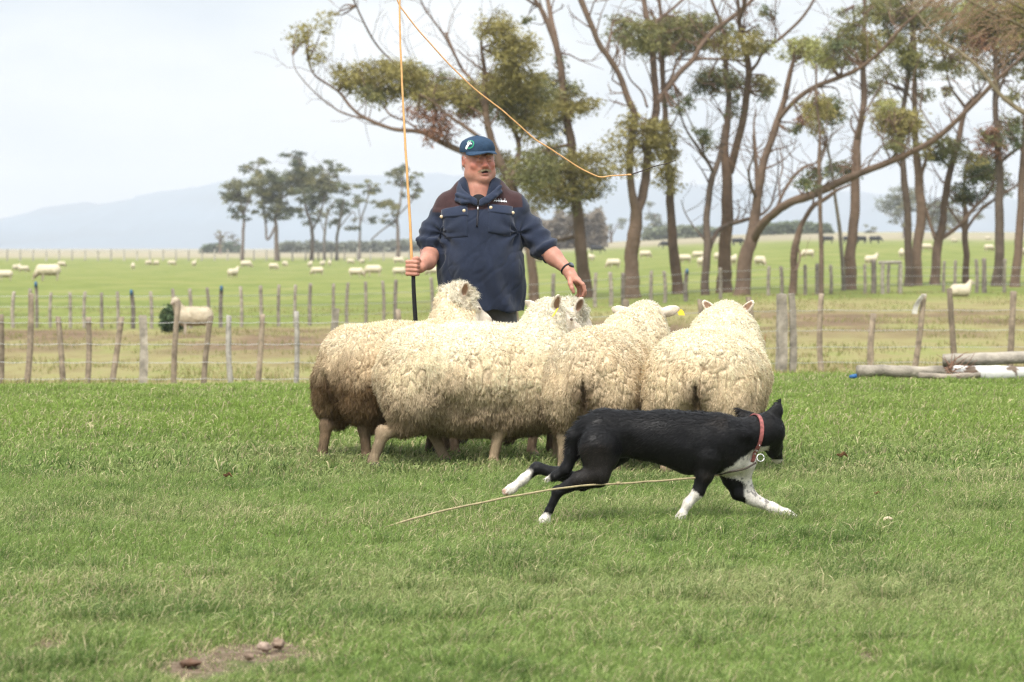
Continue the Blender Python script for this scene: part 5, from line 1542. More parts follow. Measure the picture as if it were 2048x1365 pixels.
# cattle far away on the right
def cow_mesh(seed, lying=False):
    F = Field((-1.5, -.5, -.02), (1.7, .5, 1.6), .04); dz = -.5 if lying else 0
    F.ell((0, 0, .95 + dz), (.95, .36, .40), k=0); F.ell((-.7, 0, 1.0 + dz), (.35, .32, .38), k=.08); F.ell((.65, 0, 1.0 + dz), (.38, .30, .42), k=.08)
    F.cone((.8, 0, 1.1 + dz), (1.25, .05, .75 + dz), .24, .16, k=.08); F.cone((1.25, .05, .75 + dz), (1.45, .08, .42 + dz), .14, .09, k=.05)
    for s in (-1, 1):
        F.cone((1.22, .05 + s * .12, .82 + dz), (1.2, .05 + s * .28, .82 + dz), .05, .03, k=.02)
        if not lying:
            for a in (-.75, .65): F.chain([(a, s * .22, .75), (a - .03, s * .22, .38), (a, s * .22, .03)], [.15, .08, .06], k=.04)
    F.chain([(-1.0, 0, 1.2 + dz), (-1.1, 0, .8 + dz), (-1.1, .02, .45 + dz)], [.05, .035, .04], k=.03)
    return F.mesh()
m_cow = mat("black_hide", (.018, .017, .018), .6, noise=(3, .4))
cows = [(1193, 500, 0, "black cow far off behind the trunk of the tall gum by the man"), (1333, 492, 180, "black cow far off left of the slim upright gum"), (1475, 492, 20, "black cow far off right of the thick forking gum"),
        (1655, 492, 170, "black cow far off just right of the sapling gum"), (1698, 490, 0, "black cow half hidden by the tall straight gum"), (1722, 490, 200, "black cow just right of the tall straight gum"), (1750, 488, 5, "black cow standing clear in the gap right of the tall straight gum")]
vc = cow_mesh(1); cd = None
for px, py, yaw, lb in cows:
    d = 330 if px > 1300 else 300
    if cd is None: o = mesh_obj("cow", vc[0], vc[1], m_cow); cd = o.data
    else: o = bpy.data.objects.new("cow", cd); COL.objects.link(o)
    p = P(px, py, d); o.location = (p[0], d, gzs(p[0], d)); o.rotation_euler = (0, 0, math.radians(yaw)); o.scale = (.62, .7, .60)
    tag(o, lb, "cow", "black cattle far across the field")

# ================================================================== DOG
def dog():
    d = 12.45
    off = P(1320, 1045, d); off[2] = 0
    root = empty("dog", off, 0, "black and white sheepdog running low before the mob, head turned away", "dog")
    def D(px, py, dy=0.0): return P(px, py, d + dy) - off
    s = d / FPX
    h = .0055
    F = Field(D(985, 1085, 0) * [1, 0, 1] + [0, -.22, 0], D(1620, 770, 0) * [1, 0, 1] + [0, .26, 0], h)
    px = s
    # trunk
    F.ell(D(1385, 890), (.155, .105, .125), k=0)
    F.ell(D(1330, 882), (.14, .095, .099), k=.05)
    F.ell(D(1272, 876), (.12, .078, .082), k=.05)
    F.ell(D(1208, 874), (.105, .088, .095), k=.05)
    F.cone(D(1205, 850), D(1330, 858), .062, .062, k=.05)
    F.cone(D(1330, 858), D(1440, 862), .062, .068, k=.05)
    F.ell(D(1440, 893), (.105, .090, .118), k=.04)
    F.ell(D(1462, 915), (.065, .07, .070), k=.03)
    # neck + head (turned away from the camera, lowered)
    F.cone(D(1455, 882), D(1510, 868, .03), .092, .068, k=.04)
    hc = D(1535, 860, .07)
    F.cone(D(1510, 868, .03), hc, .068, .062, k=.03)
    F.ell(hc, (.066, .078, .070), k=.03)
    fd = norm(np.array([.30, .62, -.72]))
    HR = rot_from(fd)
    F.cone(hc + fd * .02 + [.0, 0, -.01], hc + fd * .10, .056, .038, k=.025)
    F.cone(hc + fd * .10, hc + fd * .175, .033, .022, k=.015)
    F.cone(hc + [.012, 0, -.03], D(1546, 905, .10), .042, .026, k=.02)
    # ears
    er = [D(1540, 848, .045), D(1553, 822, .05), D(1561, 797, .05)]
    F.chain(er, [.040, .027, .004], k=.014, sq=((.2, 1, 0), .5))
    F.cone(D(1535, 838, .05), D(1548, 826, .05), .026, .022, k=.01, sq=((0, 1, 0), .5))
    el = [D(1512, 842, .11), D(1493, 836, .13), D(1472, 816, .13)]
    F.chain(el, [.030, .027, .006], k=.012, sq=((0, 1, 0), .5))
    F.cone(D(1503, 842, .12), D(1486, 832, .13), .020, .015, k=.01)
    # near hind leg
    yn, yf = -.065, .075
    F.ell(D(1200, 900, yn - .012), (.088, .055, .098), k=.02)
    F.chain([D(1200, 895, yn), D(1200, 948, yn * 1.2), D(1160, 960, yn * 1.15), D(1116, 984, yn), D(1098, 1022, yn), D(1088, 1040, yn)], [.080, .054, .036, .0195, .0150, .0155], k=.016)
    F.ell(D(1112, 982, yn), (.018, .016, .022), k=.01)
    F.chain([D(1092, 1036, yn), D(1086, 1043, yn), D(1096, 1046, yn)], [.019, .019, .014], k=.01)
    # far hind leg, thrown back
    F.chain([D(1195, 905, yf), D(1185, 952, yf), D(1165, 965, yf), D(1120, 948, yf), D(1074, 936, yf), D(1046, 960, yf), D(1018, 982, yf)], [.070, .040, .034, .026, .022, .0185, .017], k=.018)
    F.cone(D(1024, 978, yf), D(1011, 984, yf), .022, .016, k=.01)
    # far hind thigh showing below the belly line
    F.cone(D(1235, 905, yf), D(1195, 960, yf), .06, .030, k=.02)
    # tail
    F.chain([D(1172, 846), D(1152, 872), D(1146, 908), D(1132, 938), D(1110, 953), D(1093, 958)], [.028, .029, .027, .023, .017, .007], k=.015)
    # near fore leg
    ya, yb = -.055, .065
    F.ell(D(1418, 900, -.062), (.060, .045, .100), k=.018)
    F.ell(D(1470, 868, -.05), (.07, .035, .03), k=.02)
    F.chain([D(1415, 915, ya), D(1408, 950, ya), D(1396, 985, ya), D(1376, 1006, ya), D(1362, 1034, ya)], [.060, .037, .0245, .0185, .0165], k=.015)
    F.cone(D(1364, 1030, ya), D(1354, 1041, ya), .021, .016, k=.01)
    F.ell(D(1371, 1012, ya + .0), (.014, .012, .016), k=.008)
    # far fore leg, reaching
    F.chain([D(1455, 925, yb), D(1464, 957, yb), D(1476, 986, yb), D(1506, 999, yb), D(1545, 1016, yb), D(1574, 1027, yb)], [.060, .040, .028, .024, .021, .017], k=.018)
    F.chain([D(1490, 925, yb * .5), D(1486, 955, yb), D(1500, 988, yb)], [.048, .030, .024], k=.02)
    F.cone(D(1572, 1026, yb), D(1590, 1033, yb), .018, .012, k=.01)
    F.ell(D(1262, 902, -.125), (.045, .045, .075), k=.03, op='sub')
    F.ell(D(1378, 870, -.135), (.020, .03, .06), k=.03, op='sub')
    # underside tuck
    F.ell(D(1280, 957), (.13, .2, .045), k=.05, op='sub')
    V, Q = F.mesh(); V = relax(V, Q, 2, .5); N = vnormals(V, Q)
    V = V + N * ((fbm(V * 22, 3, 3) - .5) * .006)[:, None]
    # pixel-like coordinates in the dog's own side plane
    X = (V[:, 0]) / s; Z = V[:, 2]
    X = X + 1320
    ang = (CAM_H - (Z + off[2])) / d * FPX + 497
    Y = ang
    C = np.tile(np.array([[.0055, .0050, .0050]]), (len(V), 1)); sheen = fbm(V * 14, 8, 4)[:, None]
    C = C * (.8 + .4 * sheen)
    brown = (sstep(fbm(V * 9 + 3, 12, 4), .55, .75) * .3)[:, None]
    C = C * (1 - brown) + np.array([.030, .022, .016]) * brown
    Wt = np.array([.74, .68, .60]); nz = (fbm(V * 42, 4, 4) - .5) * 30
    wz = fbm(V * 55, 6, 3)
    def white(m):
        m = np.clip(m, 0, 1)[:, None]
        C[:] = C * (1 - m) + Wt * (.85 + .25 * wz[:, None]) * m
    yy = V[:, 1]
    white(sstep(Y + nz * .5, 1022, 1027) * (X < 1125) * (yy < .0))                                   # near hind paw
    white(sstep(-(X + nz * .4), -1066, -1061) * sstep(Y, 938, 948) * (X < 1075))                          # far hind shank
    white(sstep(-(X + nz * .3), -1101, -1096) * (X > 1080) * (Y < 966) * (Y > 948) * (np.abs(yy) < .04))   # tail tip
    b = (Y - 985) + (X - 1395) * (-.85) * 1.0
    white(sstep(b + nz * .6, -2, 4) * (X > 1335) * (X < 1425) * (yy < .0) * (Y > 955))             # near fore paw
    # far fore leg: white front edge and lower leg
    b2 = (X - 1489) - (Y - 975) * .10
    white(sstep(b2 + nz * .5, -2, 4) * (Y > 925) * (yy > -.02) * (X > 1470))
    # chest blaze
    line = (Y - 951) + (X - 1437) * .72
    lo_ = sstep(line + nz * .5, -6, 0)
    white(lo_ * (X > 1432) * (X < 1530) * (Y > 896) * (Y < 952 + (X - 1437) * .25) * sstep(N[:, 2] * -1 + (X - 1470) / 60, -.1, .4))
    white(sstep(X + nz * .4, 1508, 1513) * (X < 1540) * (Y > 893) * (Y < 925) * (yy < .06))                   # cheek
    pad = (sstep(-X, -1020, -1012) * (Y > 970) + (sstep(Y, 1037, 1043) * (X < 1100) * (yy < 0)))[:, None] * (fbm(V * 60, 31, 2)[:, None] > .45)
    C = C * (1 - .75 * np.clip(pad, 0, 1)) + np.array([.42, .2, .12]) * .75 * np.clip(pad, 0, 1)
    sp = (fbm(V * 70, 41, 2) > .70) & (C[:, 0] > .4) & (X > 1480)
    C[sp] *= .35
    m_dog = mat("dog_coat", rough=.6, attr=True, noise=(70, .25), bump=(160, .35, .004), spec=.22)
    m_hair = mat("dog_hair", rough=.42, attr=True, spec=.20)
    mesh_obj("body", V, Q, m_dog, root, C)
    R = rng(12); n = int(46000 * HAIR)
    t, B = scatter(V, Q, n, R); p = interp(V, t, B); nn = norm(interp(N, t, B)); cc = interp(C, t, B)
    back = np.array([-1.0, 0, -.45])
    legm = (p[:, 2] < .30)[:, None]
    back = np.where(legm, np.array([[-.15, 0, -1.0]]), back[None])
    tg = norm(back - nn * (nn * back).sum(1)[:, None])
    rnd = R.normal(size=p.shape)
    d0 = norm(nn * .42 + tg + rnd * .18); d1 = norm(nn * .12 + tg + rnd * .22)
    L = .012 + .016 * R.random(n); L = np.where(legm[:, 0], L * .42, L)
    tail = (np.abs(p[:, 0] + (1320 - 1130) * s) < .09) & (p[:, 2] > .12) & (np.abs(p[:, 1]) < .05)
    L = np.where(tail, L * 1.7, L)
    headm = np.linalg.norm(p - hc, axis=1) < .12
    L = np.where(headm, L * .6, L)
    lum = np.where(cc[:, :1] < .1, .5 + 2.4 * R.random((n, 1)) ** 3, .85 + .3 * R.random((n, 1)))  # a few black hairs brightened: gloss highlights painted into the coat colour
    VV, FF, CC, NN = ribbons(p - nn * .001, d0, d1, d1, L, np.full(n, .0024), nn, cc * .9 * lum, cc * 1.2 * lum, segs=2, normal_mix=.75, R=R)
    mesh_obj("coat", VV, FF, m_hair, root, CC, nrm=NN)
    # collar (thin strap round the neck), buckle and ring
    c0 = D(1506, 878, .022); ax = norm(np.array([1.0, .38, -.18])); u = norm(np.cross(ax, [0, 1., 0])); v = np.cross(ax, u)
    if u[2] < 0: u = -u
    n_ = 48; th = np.linspace(0, 2 * np.pi, n_, endpoint=False)
    Vc = []
    BF = F
    for a in th:
        dr = np.cos(a) * u + np.sin(a) * v
        # march outwards to the skin
        rr = np.linspace(.02, .16, 90); q = c0 + dr * rr[:, None]; fs = BF.sample(q); k = np.where(fs > 0)[0]
        r0 = rr[k[0]] if len(k) else .09
        Vc.append(r0)
    Vc = np.array(Vc); Vc = (np.roll(Vc, 1) + Vc + np.roll(Vc, -1) + np.roll(Vc, 2) + np.roll(Vc, -2)) / 5
    pts = []
    for a, r0 in zip(th, Vc):
        dr = np.cos(a) * u + np.sin(a) * v
        for (e, w_) in ((-.008, .003), (-.008, .008), (.008, .008), (.008, .003)):
            pts.append(c0 + dr * (r0 + w_ - .001) + ax * e)
    fc = []
    for i in range(n_):
        for j in range(4):
            a = i * 4 + j; b = i * 4 + (j + 1) % 4; c = ((i + 1) % n_) * 4 + (j + 1) % 4; e = ((i + 1) % n_) * 4 + j
            fc.append((a, b, c, e))
    m_col = mat("red_collar", (.27, .085, .075), .6, noise=(60, .5), bump=(90, .4, .003))
    col = mesh_obj("collar", np.array(pts), fc, m_col, root, smooth=False)
    m_met = mat("worn_metal", (.7, .68, .65), .3, metal=1.0)
    kk = np.argmin([ (np.cos(a) * u + np.sin(a) * v)[2] for a in th])
    rc = D(1521, 916, -.045)
    th2 = np.linspace(0, 2 * np.pi, 20)
    clean_tube("ring", [rc + np.array([math.cos(a) * .015, math.sin(a) * .006, math.sin(a) * .015]) for a in th2], np.full(20, .0022), m_met, col, 6)
    for q in range(9):
        a = th[int(n_ * (.30 + q * .055)) % n_]; dr = np.cos(a) * u + np.sin(a) * v; r0 = Vc[int(n_ * (.30 + q * .055)) % n_]
        mball(col, "stud", c0 + dr * (r0 + .0105), (.0035, .0035, .0035), m_met, seg=8)
    # chest strap the trailing cord is tied to
    m_strap = mat("dark_strap", (.06, .045, .035), .7)
    clean_tube("chest_strap", catmull([D(1437, 950, -.02), D(1462, 944, -.055), D(1490, 938, -.06), D(1512, 926, -.05)], 4), np.full(13, .0045), m_strap, root, 6)
    # eyes, nose
    hR = HR
    for sd in (-1, 1):
        mball(root, "eye", hc + hR @ np.array([.055, sd * .035, .030]), (.009, .009, .009), mat("dog_eye", (.02, .01, .006), .1, spec=.7))
    mball(root, "nose", hc + fd * .192, (.014, .016, .012), mat("dog_nose", (.008, .008, .008), .35), hR)
    # the trailing cord
    m_cord = mat("cord", (.34, .28, .155), .85, noise=(90, .35), bump=(250, .6, .002))
    pl = [(775, 1053, -.38), (800, 1045, -.36), (860, 1028, -.30), (930, 1012, -.24), (1000, 998, -.18), (1060, 987, -.14), (1110, 978, -.12), (1170, 971, -.12), (1235, 967, -.11), (1300, 963, -.10), (1360, 958, -.09), (1400, 955, -.06), (1440, 951, -.02)]
    pp = [P(a, b, d + c) for a, b, c in pl]
    pp = catmull(pp, 6); pp[:, 2] = np.maximum(pp[:, 2], .012)
    pp = pp + (np.stack([fbm(pp * 6, q, 3) for q in range(3)], 1) - .5) * .010
    o = clean_tube("lead_cord", pp, np.full(len(pp), .0042), m_cord, None, 8)
    tag(o, "long thin tan cord trailing from the sheepdog's chest", "cord")
    k = mball(None, "knot", P(1236, 967, d - .11), (.010, .008, .008), m_cord, seg=10); k.parent = o
if "dog" in ONLY or not ONLY: dog()

# ================================================================== THE MAN
def man():
    d = 17.2
    off = P(962, 900, d); off[2] = 0
    root = empty("person", off, 0, "stocky man in navy pullover and blue cap holding a whip upright behind the sheep", "person")
    s = d / FPX
    def M(px, py, dy=0.0): return P(px, py, d + dy) - off
    SKIN = np.array([.42, .20, .14])
    lo = M(795, 905, 0) * [1, 0, 1] + [0, -.42, 0]; hi = M(1185, 268, 0) * [1, 0, 1] + [0, .32, 0]
    lo[2] = -.01
    h = .0042
    F = Field(lo, hi, h)
    # ---- torso, legs (hidden under the clothes) so that the body is one whole
    F.ell(M(962, 455, .02), (.22, .13, .20), k=0); F.ell(M(962, 540, -.01), (.22, .17, .22), k=.05)
    for sd in (-1, 1):
        F.chain([M(962 + sd * 35, 610, .02), M(962 + sd * 42, 745, .0), M(962 + sd * 46, 868, .03)], [.10, .065, .045], k=.03)
        F.cone(M(962 + sd * 46, 872, .02), M(962 + sd * 52, 880, -.15), .045, .035, k=.02)
    F.cone(M(912, 425, .02), M(1012, 425, .02), .08, .08, k=.05)
    # ---- neck
    F.cone(M(960, 412, .015), M(957, 352, .03), .092, .082, k=.025)
    F.cone(M(955, 400, -.03), M(957, 378, -.03), .055, .05, k=.03)
    # ---- head
    yaw, pit = math.radians(19), math.radians(3)
    fwd = np.array([math.sin(yaw) * math.cos(pit), -math.cos(yaw) * math.cos(pit), -math.sin(pit)])
    r_ = norm(np.cross(fwd, [0, 0, 1.0])); r_ = -r_ if r_[0] < 0 else r_     # toward viewer's right
    roll = math.radians(-3)
    up = norm(np.cross(r_, fwd)); up = up if up[2] > 0 else -up
    up = norm(up + r_ * math.tan(roll)); r_ = norm(r_ - up * up.dot(r_))
    HC = M(957, 320, .015)
    Hm = np.stack([r_, fwd, up], 1)
    def H(a, b, c): return HC + Hm @ np.array([a, b, c])
    def E(a, b, c, r, k=.012, op='add'): F.ell(H(a, b, c), r, Hm, k, op)
    E(0, -.020, .030, (.086, .105, .098), .02)
    E(0, .025, -.030, (.083, .082, .095), .03)
    E(0, .043, -.080, (.068, .062, .054), .025)
    E(0, .084, -.106, (.040, .030, .028), .02)           # chin
    for sd in (-1, 1):
        E(sd * .048, .026, -.078, (.036, .048, .044), .03)       # jowls
        E(sd * .046, .078, -.030, (.026, .020, .022), .015)      # cheek bones
        E(sd * .030, .107, .012, (.019, .011, .009), .008, 'sub')     # eye sockets
        E(sd * .031, .096, .008, (.0165, .012, .011), .004)      # lids
        E(sd * .031, .101, -.004, (.017, .010, .005), .006)      # bags
        E(sd * .034, .105, .028, (.024, .009, .007), .008)       # brow
        F.ell(H(sd * .086, -.012, -.006), (.011, .022, .034), Hm, .008)   # ear
        F.ell(H(sd * .093, -.008, -.004), (.006, .012, .020), Hm, .004, 'sub')
        E(sd * .016, .117, -.034, (.010, .010, .009), .006)      # nostril wing
    E(0, .118, -.090, (.026, .012, .005), .008, 'sub')
    for sd in (-1, 1): F.cone(H(sd * .024, .122, -.038), H(sd * .038, .108, -.078), .004, .004, k=.008, op='sub')
    F.cone(H(0, .104, .016), H(0, .126, -.028), .0085, .0155, k=.010)
    E(0, .100, -.050, (.034, .018, .018), .015)           # upper lip area
    E(0, .104, -.078, (.024, .012, .008), .008)           # lower lip
    E(0, .116, -.066, (.019, .022, .0065), .003, 'sub')   # open mouth
    # ---- arms
    F.chain([M(898, 422, .02), M(872, 470, .03), M(859, 505, -.03)], [.06, .055, .052], k=.03)
    el = M(862, 507, -.04); wr = M(840, 534, -.285)
    F.chain([el, el * .5 + wr * .5 + [.012, 0, -.006], wr], [.056, .048, .032], k=.02)
    F.chain([M(1030, 422, .02), M(1064, 470, .0), M(1088, 496, -.06)], [.06, .054, .052], k=.03)
    el2 = M(1088, 492, -.06); wr2 = M(1136, 541, -.20)
    F.chain([el2, M(1108, 515, -.12), wr2], [.056, .048, .031], k=.02)
    # ---- right hand (his), a fist round the whip's handle
    hx = M(827, 537, -.33)
    R_ = lambda a, b, c: hx + np.array([a, b, c])
    F.ell(R_(-.012, .040, .0), (.034, .026, .046), k=.012)
    F.cone(wr, R_(-.004, .045, -.002), .031, .033, k=.02)
    for q, (zz, ln) in enumerate([(.036, 1.0), (.014, 1.06), (-.009, 1.0), (-.031, .86)]):
        F.chain([R_(-.034, .020, zz * .95), R_(-.033, -.012, zz), R_(-.012, -.026 * ln, zz), R_(.014, -.024 * ln, zz - .002), R_(.026, -.004, zz - .003)], [.0125, .0125, .0118, .0112, .0098], k=.0035)
    F.chain([R_(.012, .045, .026), R_(.028, .022, .044), R_(.018, -.006, .056), R_(.002, -.022, .054)], [.018, .0145, .0125, .0105], k=.004)
    # ---- left hand (his), relaxed, fingers hanging
    pc = M(1147, 560, -.22)
    F.cone(wr2, M(1143, 552, -.215), .030, .030, k=.015, sq=((.7, 0, .7), 1.15))
    F.cone(M(1141, 552, -.215), M(1155, 563, -.23), .027, .024, k=.012, sq=((0, 1, 0), 1.35))
    fr = [.0122, .0112, .0102, .0088]
    F.chain([M(1155, 561, -.262), M(1166, 569, -.275), M(1170, 582, -.27), M(1166, 592, -.262)], fr, k=.003)
    F.chain([M(1157, 563, -.240), M(1168, 573, -.248), M(1170, 587, -.243), M(1163, 598, -.236)], fr, k=.003)
    F.chain([M(1155, 566, -.218), M(1164, 577, -.222), M(1164, 590, -.216), M(1157, 599, -.210)], [v * .96 for v in fr], k=.003)
    F.chain([M(1151, 568, -.196), M(1157, 578, -.196), M(1157, 589, -.192), M(1151, 595, -.187)], [v * .84 for v in fr], k=.003)
    F.chain([M(1140, 556, -.235), M(1141, 568, -.262), M(1144, 577, -.272), M(1147, 585, -.272)], [.018, .0148, .0125, .0098], k=.005)
    V, Q = F.mesh(); V = relax(V, Q, 1, .4); N = vnormals(V, Q)
    fl = (V - HC) @ Hm
    nearhead = np.linalg.norm(V - HC, axis=1) < .2
    C = SKIN * (.74 + .52 * fbm(V * 38, 2, 5))[:, None]
    red = np.zeros(len(V))
    def spot(a, b, c, r): return np.exp(-(((fl[:, 0] - a) ** 2 + (fl[:, 1] - b) ** 2 + (fl[:, 2] - c) ** 2) / r ** 2))
    red += spot(0, .13, -.025, .026) + spot(.05, .08, -.03, .032) + spot(-.05, .08, -.03, .032) + spot(-.09, 0, 0, .04) * .8 + spot(.09, 0, 0, .04) * .8 + spot(0, .05, -.16, .05) * .6
    red = np.clip(red, 0, 1)[:, None] * .75
    C = C * (1 - red) + np.array([.45, .125, .09]) * red
    stub = (sstep(-fl[:, 2], .062, .095) * nearhead * sstep(fl[:, 1], .0, .05) * sstep(fl[:, 2], -.15, -.125))[:, None] * .14 * (.5 + fbm(V * 90, 5, 2))[:, None]
    C = C * (1 - stub) + np.array([.27, .22, .18]) * stub
    lips = (spot(0, .112, -.078, .018) + spot(0, .115, -.058, .014))[:, None] * .6
    C = C * (1 - lips) + np.array([.32, .10, .08]) * lips
    mouth = ((np.abs(fl[:, 0]) < .020) & (np.abs(fl[:, 2] + .066) < .008) & (fl[:, 1] > .085) & (fl[:, 1] < .112))
    C[mouth] = (.06, .02, .02)
    handm = ((V[:, 2] < M(0, 500)[2]) & ((V[:, 0] < M(850, 0)[0]) | (V[:, 0] > M(1125, 0)[0])))[:, None]
    C = np.where(handm, C * [1.12, 1.10, 1.1], C)
    m_skin = mat("skin", rough=.5, attr=True, noise=(140, .08), bump=(220, .25, .002), spec=.30, sss=.10)
    body = mesh_obj("body", V, Q, m_skin, root, C)
    # eyes
    m_w = mat("eye_white", (.62, .56, .52), .2, spec=.6); m_i = mat("iris", (.06, .08, .10), .2)
    for sd in (-1, 1):
        e = mball(root, "eye", H(sd * .031, .0965, .0085), (.0105, .0105, .0045), m_w, Hm)
        mball(e, "iris", H(sd * .031 + .003, .1050, .0085), (.0050, .003, .0040), m_i, Hm)
    # hair at the sides, moustache, brows
    R = rng(5)
    m_hair = mat("grey_hair", rough=.55, attr=True, spec=.3)
    def hairs(name, pts, dirs, L, wd, col, jit=.25):
        n = len(pts); d0 = norm(dirs + R.normal(size=(n, 3)) * jit); d1 = norm(dirs + R.normal(size=(n, 3)) * jit + [0, 0, -.2])
        cc = np.array(col) * (.7 + .6 * R.random((n, 1)))
        nn = norm(pts - HC)
        VV, FF, CC, NN = ribbons(pts, d0, d1, d1, L * (.7 + .6 * R.random(n)), np.full(n, wd), nn, cc, cc * 1.15, segs=2, normal_mix=.4, R=R)
        return mesh_obj(name, VV, FF, m_hair, root, CC, nrm=NN)
    n = 560; a = np.clip(R.normal(size=n) * .018, -.036, .036); pm = np.stack([H(x, .119 - 3.5 * x * x * 3, -.050 - abs(x) * .34 + R.normal() * .0022) for x in a])
    hairs("moustache", pm, norm(np.stack([np.sign(a) * .55, 0 * a, -.8 + 0 * a], 1) @ Hm.T + fwd * .35), .009, .0013, (.40, .31, .20))
    for sd in (-1, 1):
        n = 160; xa = sd * (.018 + .030 * R.random(n)); pb = np.stack([H(x, .112 - (abs(x) - .02) * .35, .031 + R.normal() * .0018) for x in xa])
        hairs("eyebrow", pb, norm(Hm @ np.array([sd * .9, .25, .15])), .008, .0012, (.40, .34, .28))
    n = 3200; ang = R.random(n) * 2 * np.pi
    zz = .004 + .044 * R.random(n)
    pr = np.stack([np.cos(ang) * .0885, np.sin(ang) * .108 - .018, zz], 1)
    k = (pr[:, 1] < .045); low_ = (pr[:, 1] < -.03); pr[low_, 2] -= R.random(low_.sum()) * .07
    sb = (np.abs(pr[:, 0]) > .06) & (pr[:, 1] > .0); pr[sb, 2] -= R.random(sb.sum()) * .035
    ps = HC + pr[k] @ Hm.T
    hairs("hair", ps, norm((pr[k] * [.25, .2, 0]) @ Hm.T * 6 - up * 1.0), .010, .0018, (.60, .57, .53), .25)
    # ---------------------------------------------------------------- cap
    m_cap = mat("denim_cap", rough=.85, attr=True, noise=(120, .22), bump=(300, .4, .002), spec=.15)
    A = Acc()
    cr = np.array([.099, .119, .080]); cc0 = np.array([0, -.014, .055])
    def dome(th, ph):   # th around (0 = facing), ph elevation
        x = math.sin(th) * math.cos(ph); y = math.cos(th) * math.cos(ph); z = math.sin(ph)
        e = 1.0 - .05 * max(0, math.cos(th)) * (1 - z)       # front panel steeper
        p = cc0 + cr * np.array([x * e, y * e, z ** .82 if z > 0 else z])
        return p
    nt_, np_ = 64, 16
    rows_ = []
    for i in range(np_ + 1):
        ph = -.10 + (math.pi / 2 + .10 - .02) * i / np_
        row = []
        for j in range(nt_):
            th = 2 * math.pi * j / nt_
            p = dome(th, ph)
            wr_ = (fbm(np.array([[math.sin(th) * 2.2, math.cos(th) * 2.2, ph * 3.]]), 6, 3)[0] - .5) * .009 * math.cos(max(ph, 0))
            seam = -.0012 * math.exp(-((((th / (math.pi / 3)) % 1.0) - .0) ** 2) * 500) 
            n_ = norm(p - cc0)
            row.append(p + n_ * (wr_ + seam + .002))
        rows_.append(row)
    Vc = np.array(rows_).reshape(-1, 3) @ Hm.T + HC
    i = np.arange(np_)[:, None] * nt_; j = np.arange(nt_)[None]; j1 = (j + 1) % nt_
    Qc = np.stack([i + j1, i + j, i + nt_ + j, i + nt_ + j1], -1).reshape(-1, 4)
    capc = np.array([.026, .050, .088])
    Cc = capc * (.8 + .4 * fbm(Vc * 60, 3, 3))[:, None]
    Fl = [tuple(q) for q in Qc] + [tuple(np_ * nt_ + q for q in range(nt_))[::-1]]
    cap = mesh_obj("cap", Vc, Fl, m_cap, root, Cc)
    # peak
    Vp = []; nr_, na = 10, 28
    for k in range(2):
        for i_ in range(nr_ + 1):
            t = i_ / nr_
            for j_ in range(na + 1):
                th = math.radians(-66 + 132 * j_ / na)
                b = dome(th, -.06); wdt = math.cos((j_ / na - .5) * math.pi) ** .6
                outw = .073 * t * wdt
                p = b + np.array([math.sin(th) * .25 * outw, outw * 1.0, -.014 * t - .30 * outw * abs(math.sin(th)) * .9 + .010 * (1 - (b[0] / .09) ** 2) * t])
                p[2] += (.0022 if k == 0 else -.0022)
                Vp.append(HC + Hm @ p)
    m_ = (nr_ + 1) * (na + 1); Fp = []
    for k in range(2):
        for i_ in range(nr_):
            for j_ in range(na):
                a = k * m_ + i_ * (na + 1) + j_; q = (a, a + 1, a + na + 2, a + na + 1)
                Fp.append(q if k else q[::-1])
    for j_ in range(na):
        a = nr_ * (na + 1) + j_; Fp.append((a, a + 1, a + 1 + m_, a + m_))
    for i_ in range(nr_):
        a = i_ * (na + 1); Fp.append((a, a + na + 1, a + na + 1 + m_, a + m_)); b = a + na; Fp.append((b + na + 1, b, b + m_, b + na + 1 + m_))
    mesh_obj("peak", np.array(Vp), Fp, m_cap, cap, np.tile(capc * 1.15, (len(Vp), 1)))
    mball(cap, "button", H(0, -.014, .1385), (.008, .008, .004), m_cap, Hm, col=capc)
    # emblem on the front panel: green ring with a white stag's head
    mg = mat("green_thread", (.03, .30, .15), .7); mwt = mat("white_thread", (.75, .76, .74), .7)
    def on_cap(u, v, lift=.0035):       # u,v metres on the panel, centre toward viewer's left of the front
        th = math.radians(-52) + u / .105; ph = .40 + v / .095
        p = dome(th, ph); n_ = norm((p - cc0) / cr ** 2)
        return HC + Hm @ (p + n_ * lift)
    def stroke(pts, wd, m, name, closed=False, lift=.0042):
        pts = np.array(pts, float); V = []
        tg = norm(np.gradient(pts, axis=0)); nn = np.stack([-tg[:, 1], tg[:, 0]], 1)
        for k, (p, n_) in enumerate(zip(pts, nn)):
            w_ = wd[k] if hasattr(wd, '__len__') else wd
            V += [on_cap(*(p + n_ * w_ / 2), lift=lift), on_cap(*(p - n_ * w_ / 2), lift=lift)]
        Fq = [(2 * i, 2 * i + 1, 2 * i + 3, 2 * i + 2) for i in range(len(pts) - 1)]
        return mesh_obj(name, np.array(V), Fq, m, cap)
    tr = np.linspace(-2.2, 2.6, 26)
    stroke([(.006 + .027 * math.cos(t), .001 + .027 * math.sin(t)) for t in tr], .0065, mg, "emblem_ring")
    stroke([(-.016, -.030), (-.010, -.016), (-.002, -.004), (.004, .006)], [.012, .016, .014, .012], mwt, "emblem_stag", lift=.0050)
    stroke([(-.010, .002), (.002, .005), (.014, .003), (.022, -.001)], [.006, .011, .009, .004], mwt, "emblem_muzzle", lift=.0055)
    for pts in ([(0, .009), (-.004, .017), (-.001, .024), (.004, .028)], [(-.004, .017), (-.010, .021), (-.013, .026)], [(-.006, .006), (-.014, .010), (-.018, .017)], [(.004, .010), (.010, .016), (.010, .022)]):
        stroke(pts, .0026, mwt, "emblem_antler", lift=.0050)
    # ---------------------------------------------------------------- pullover
    hs = .006
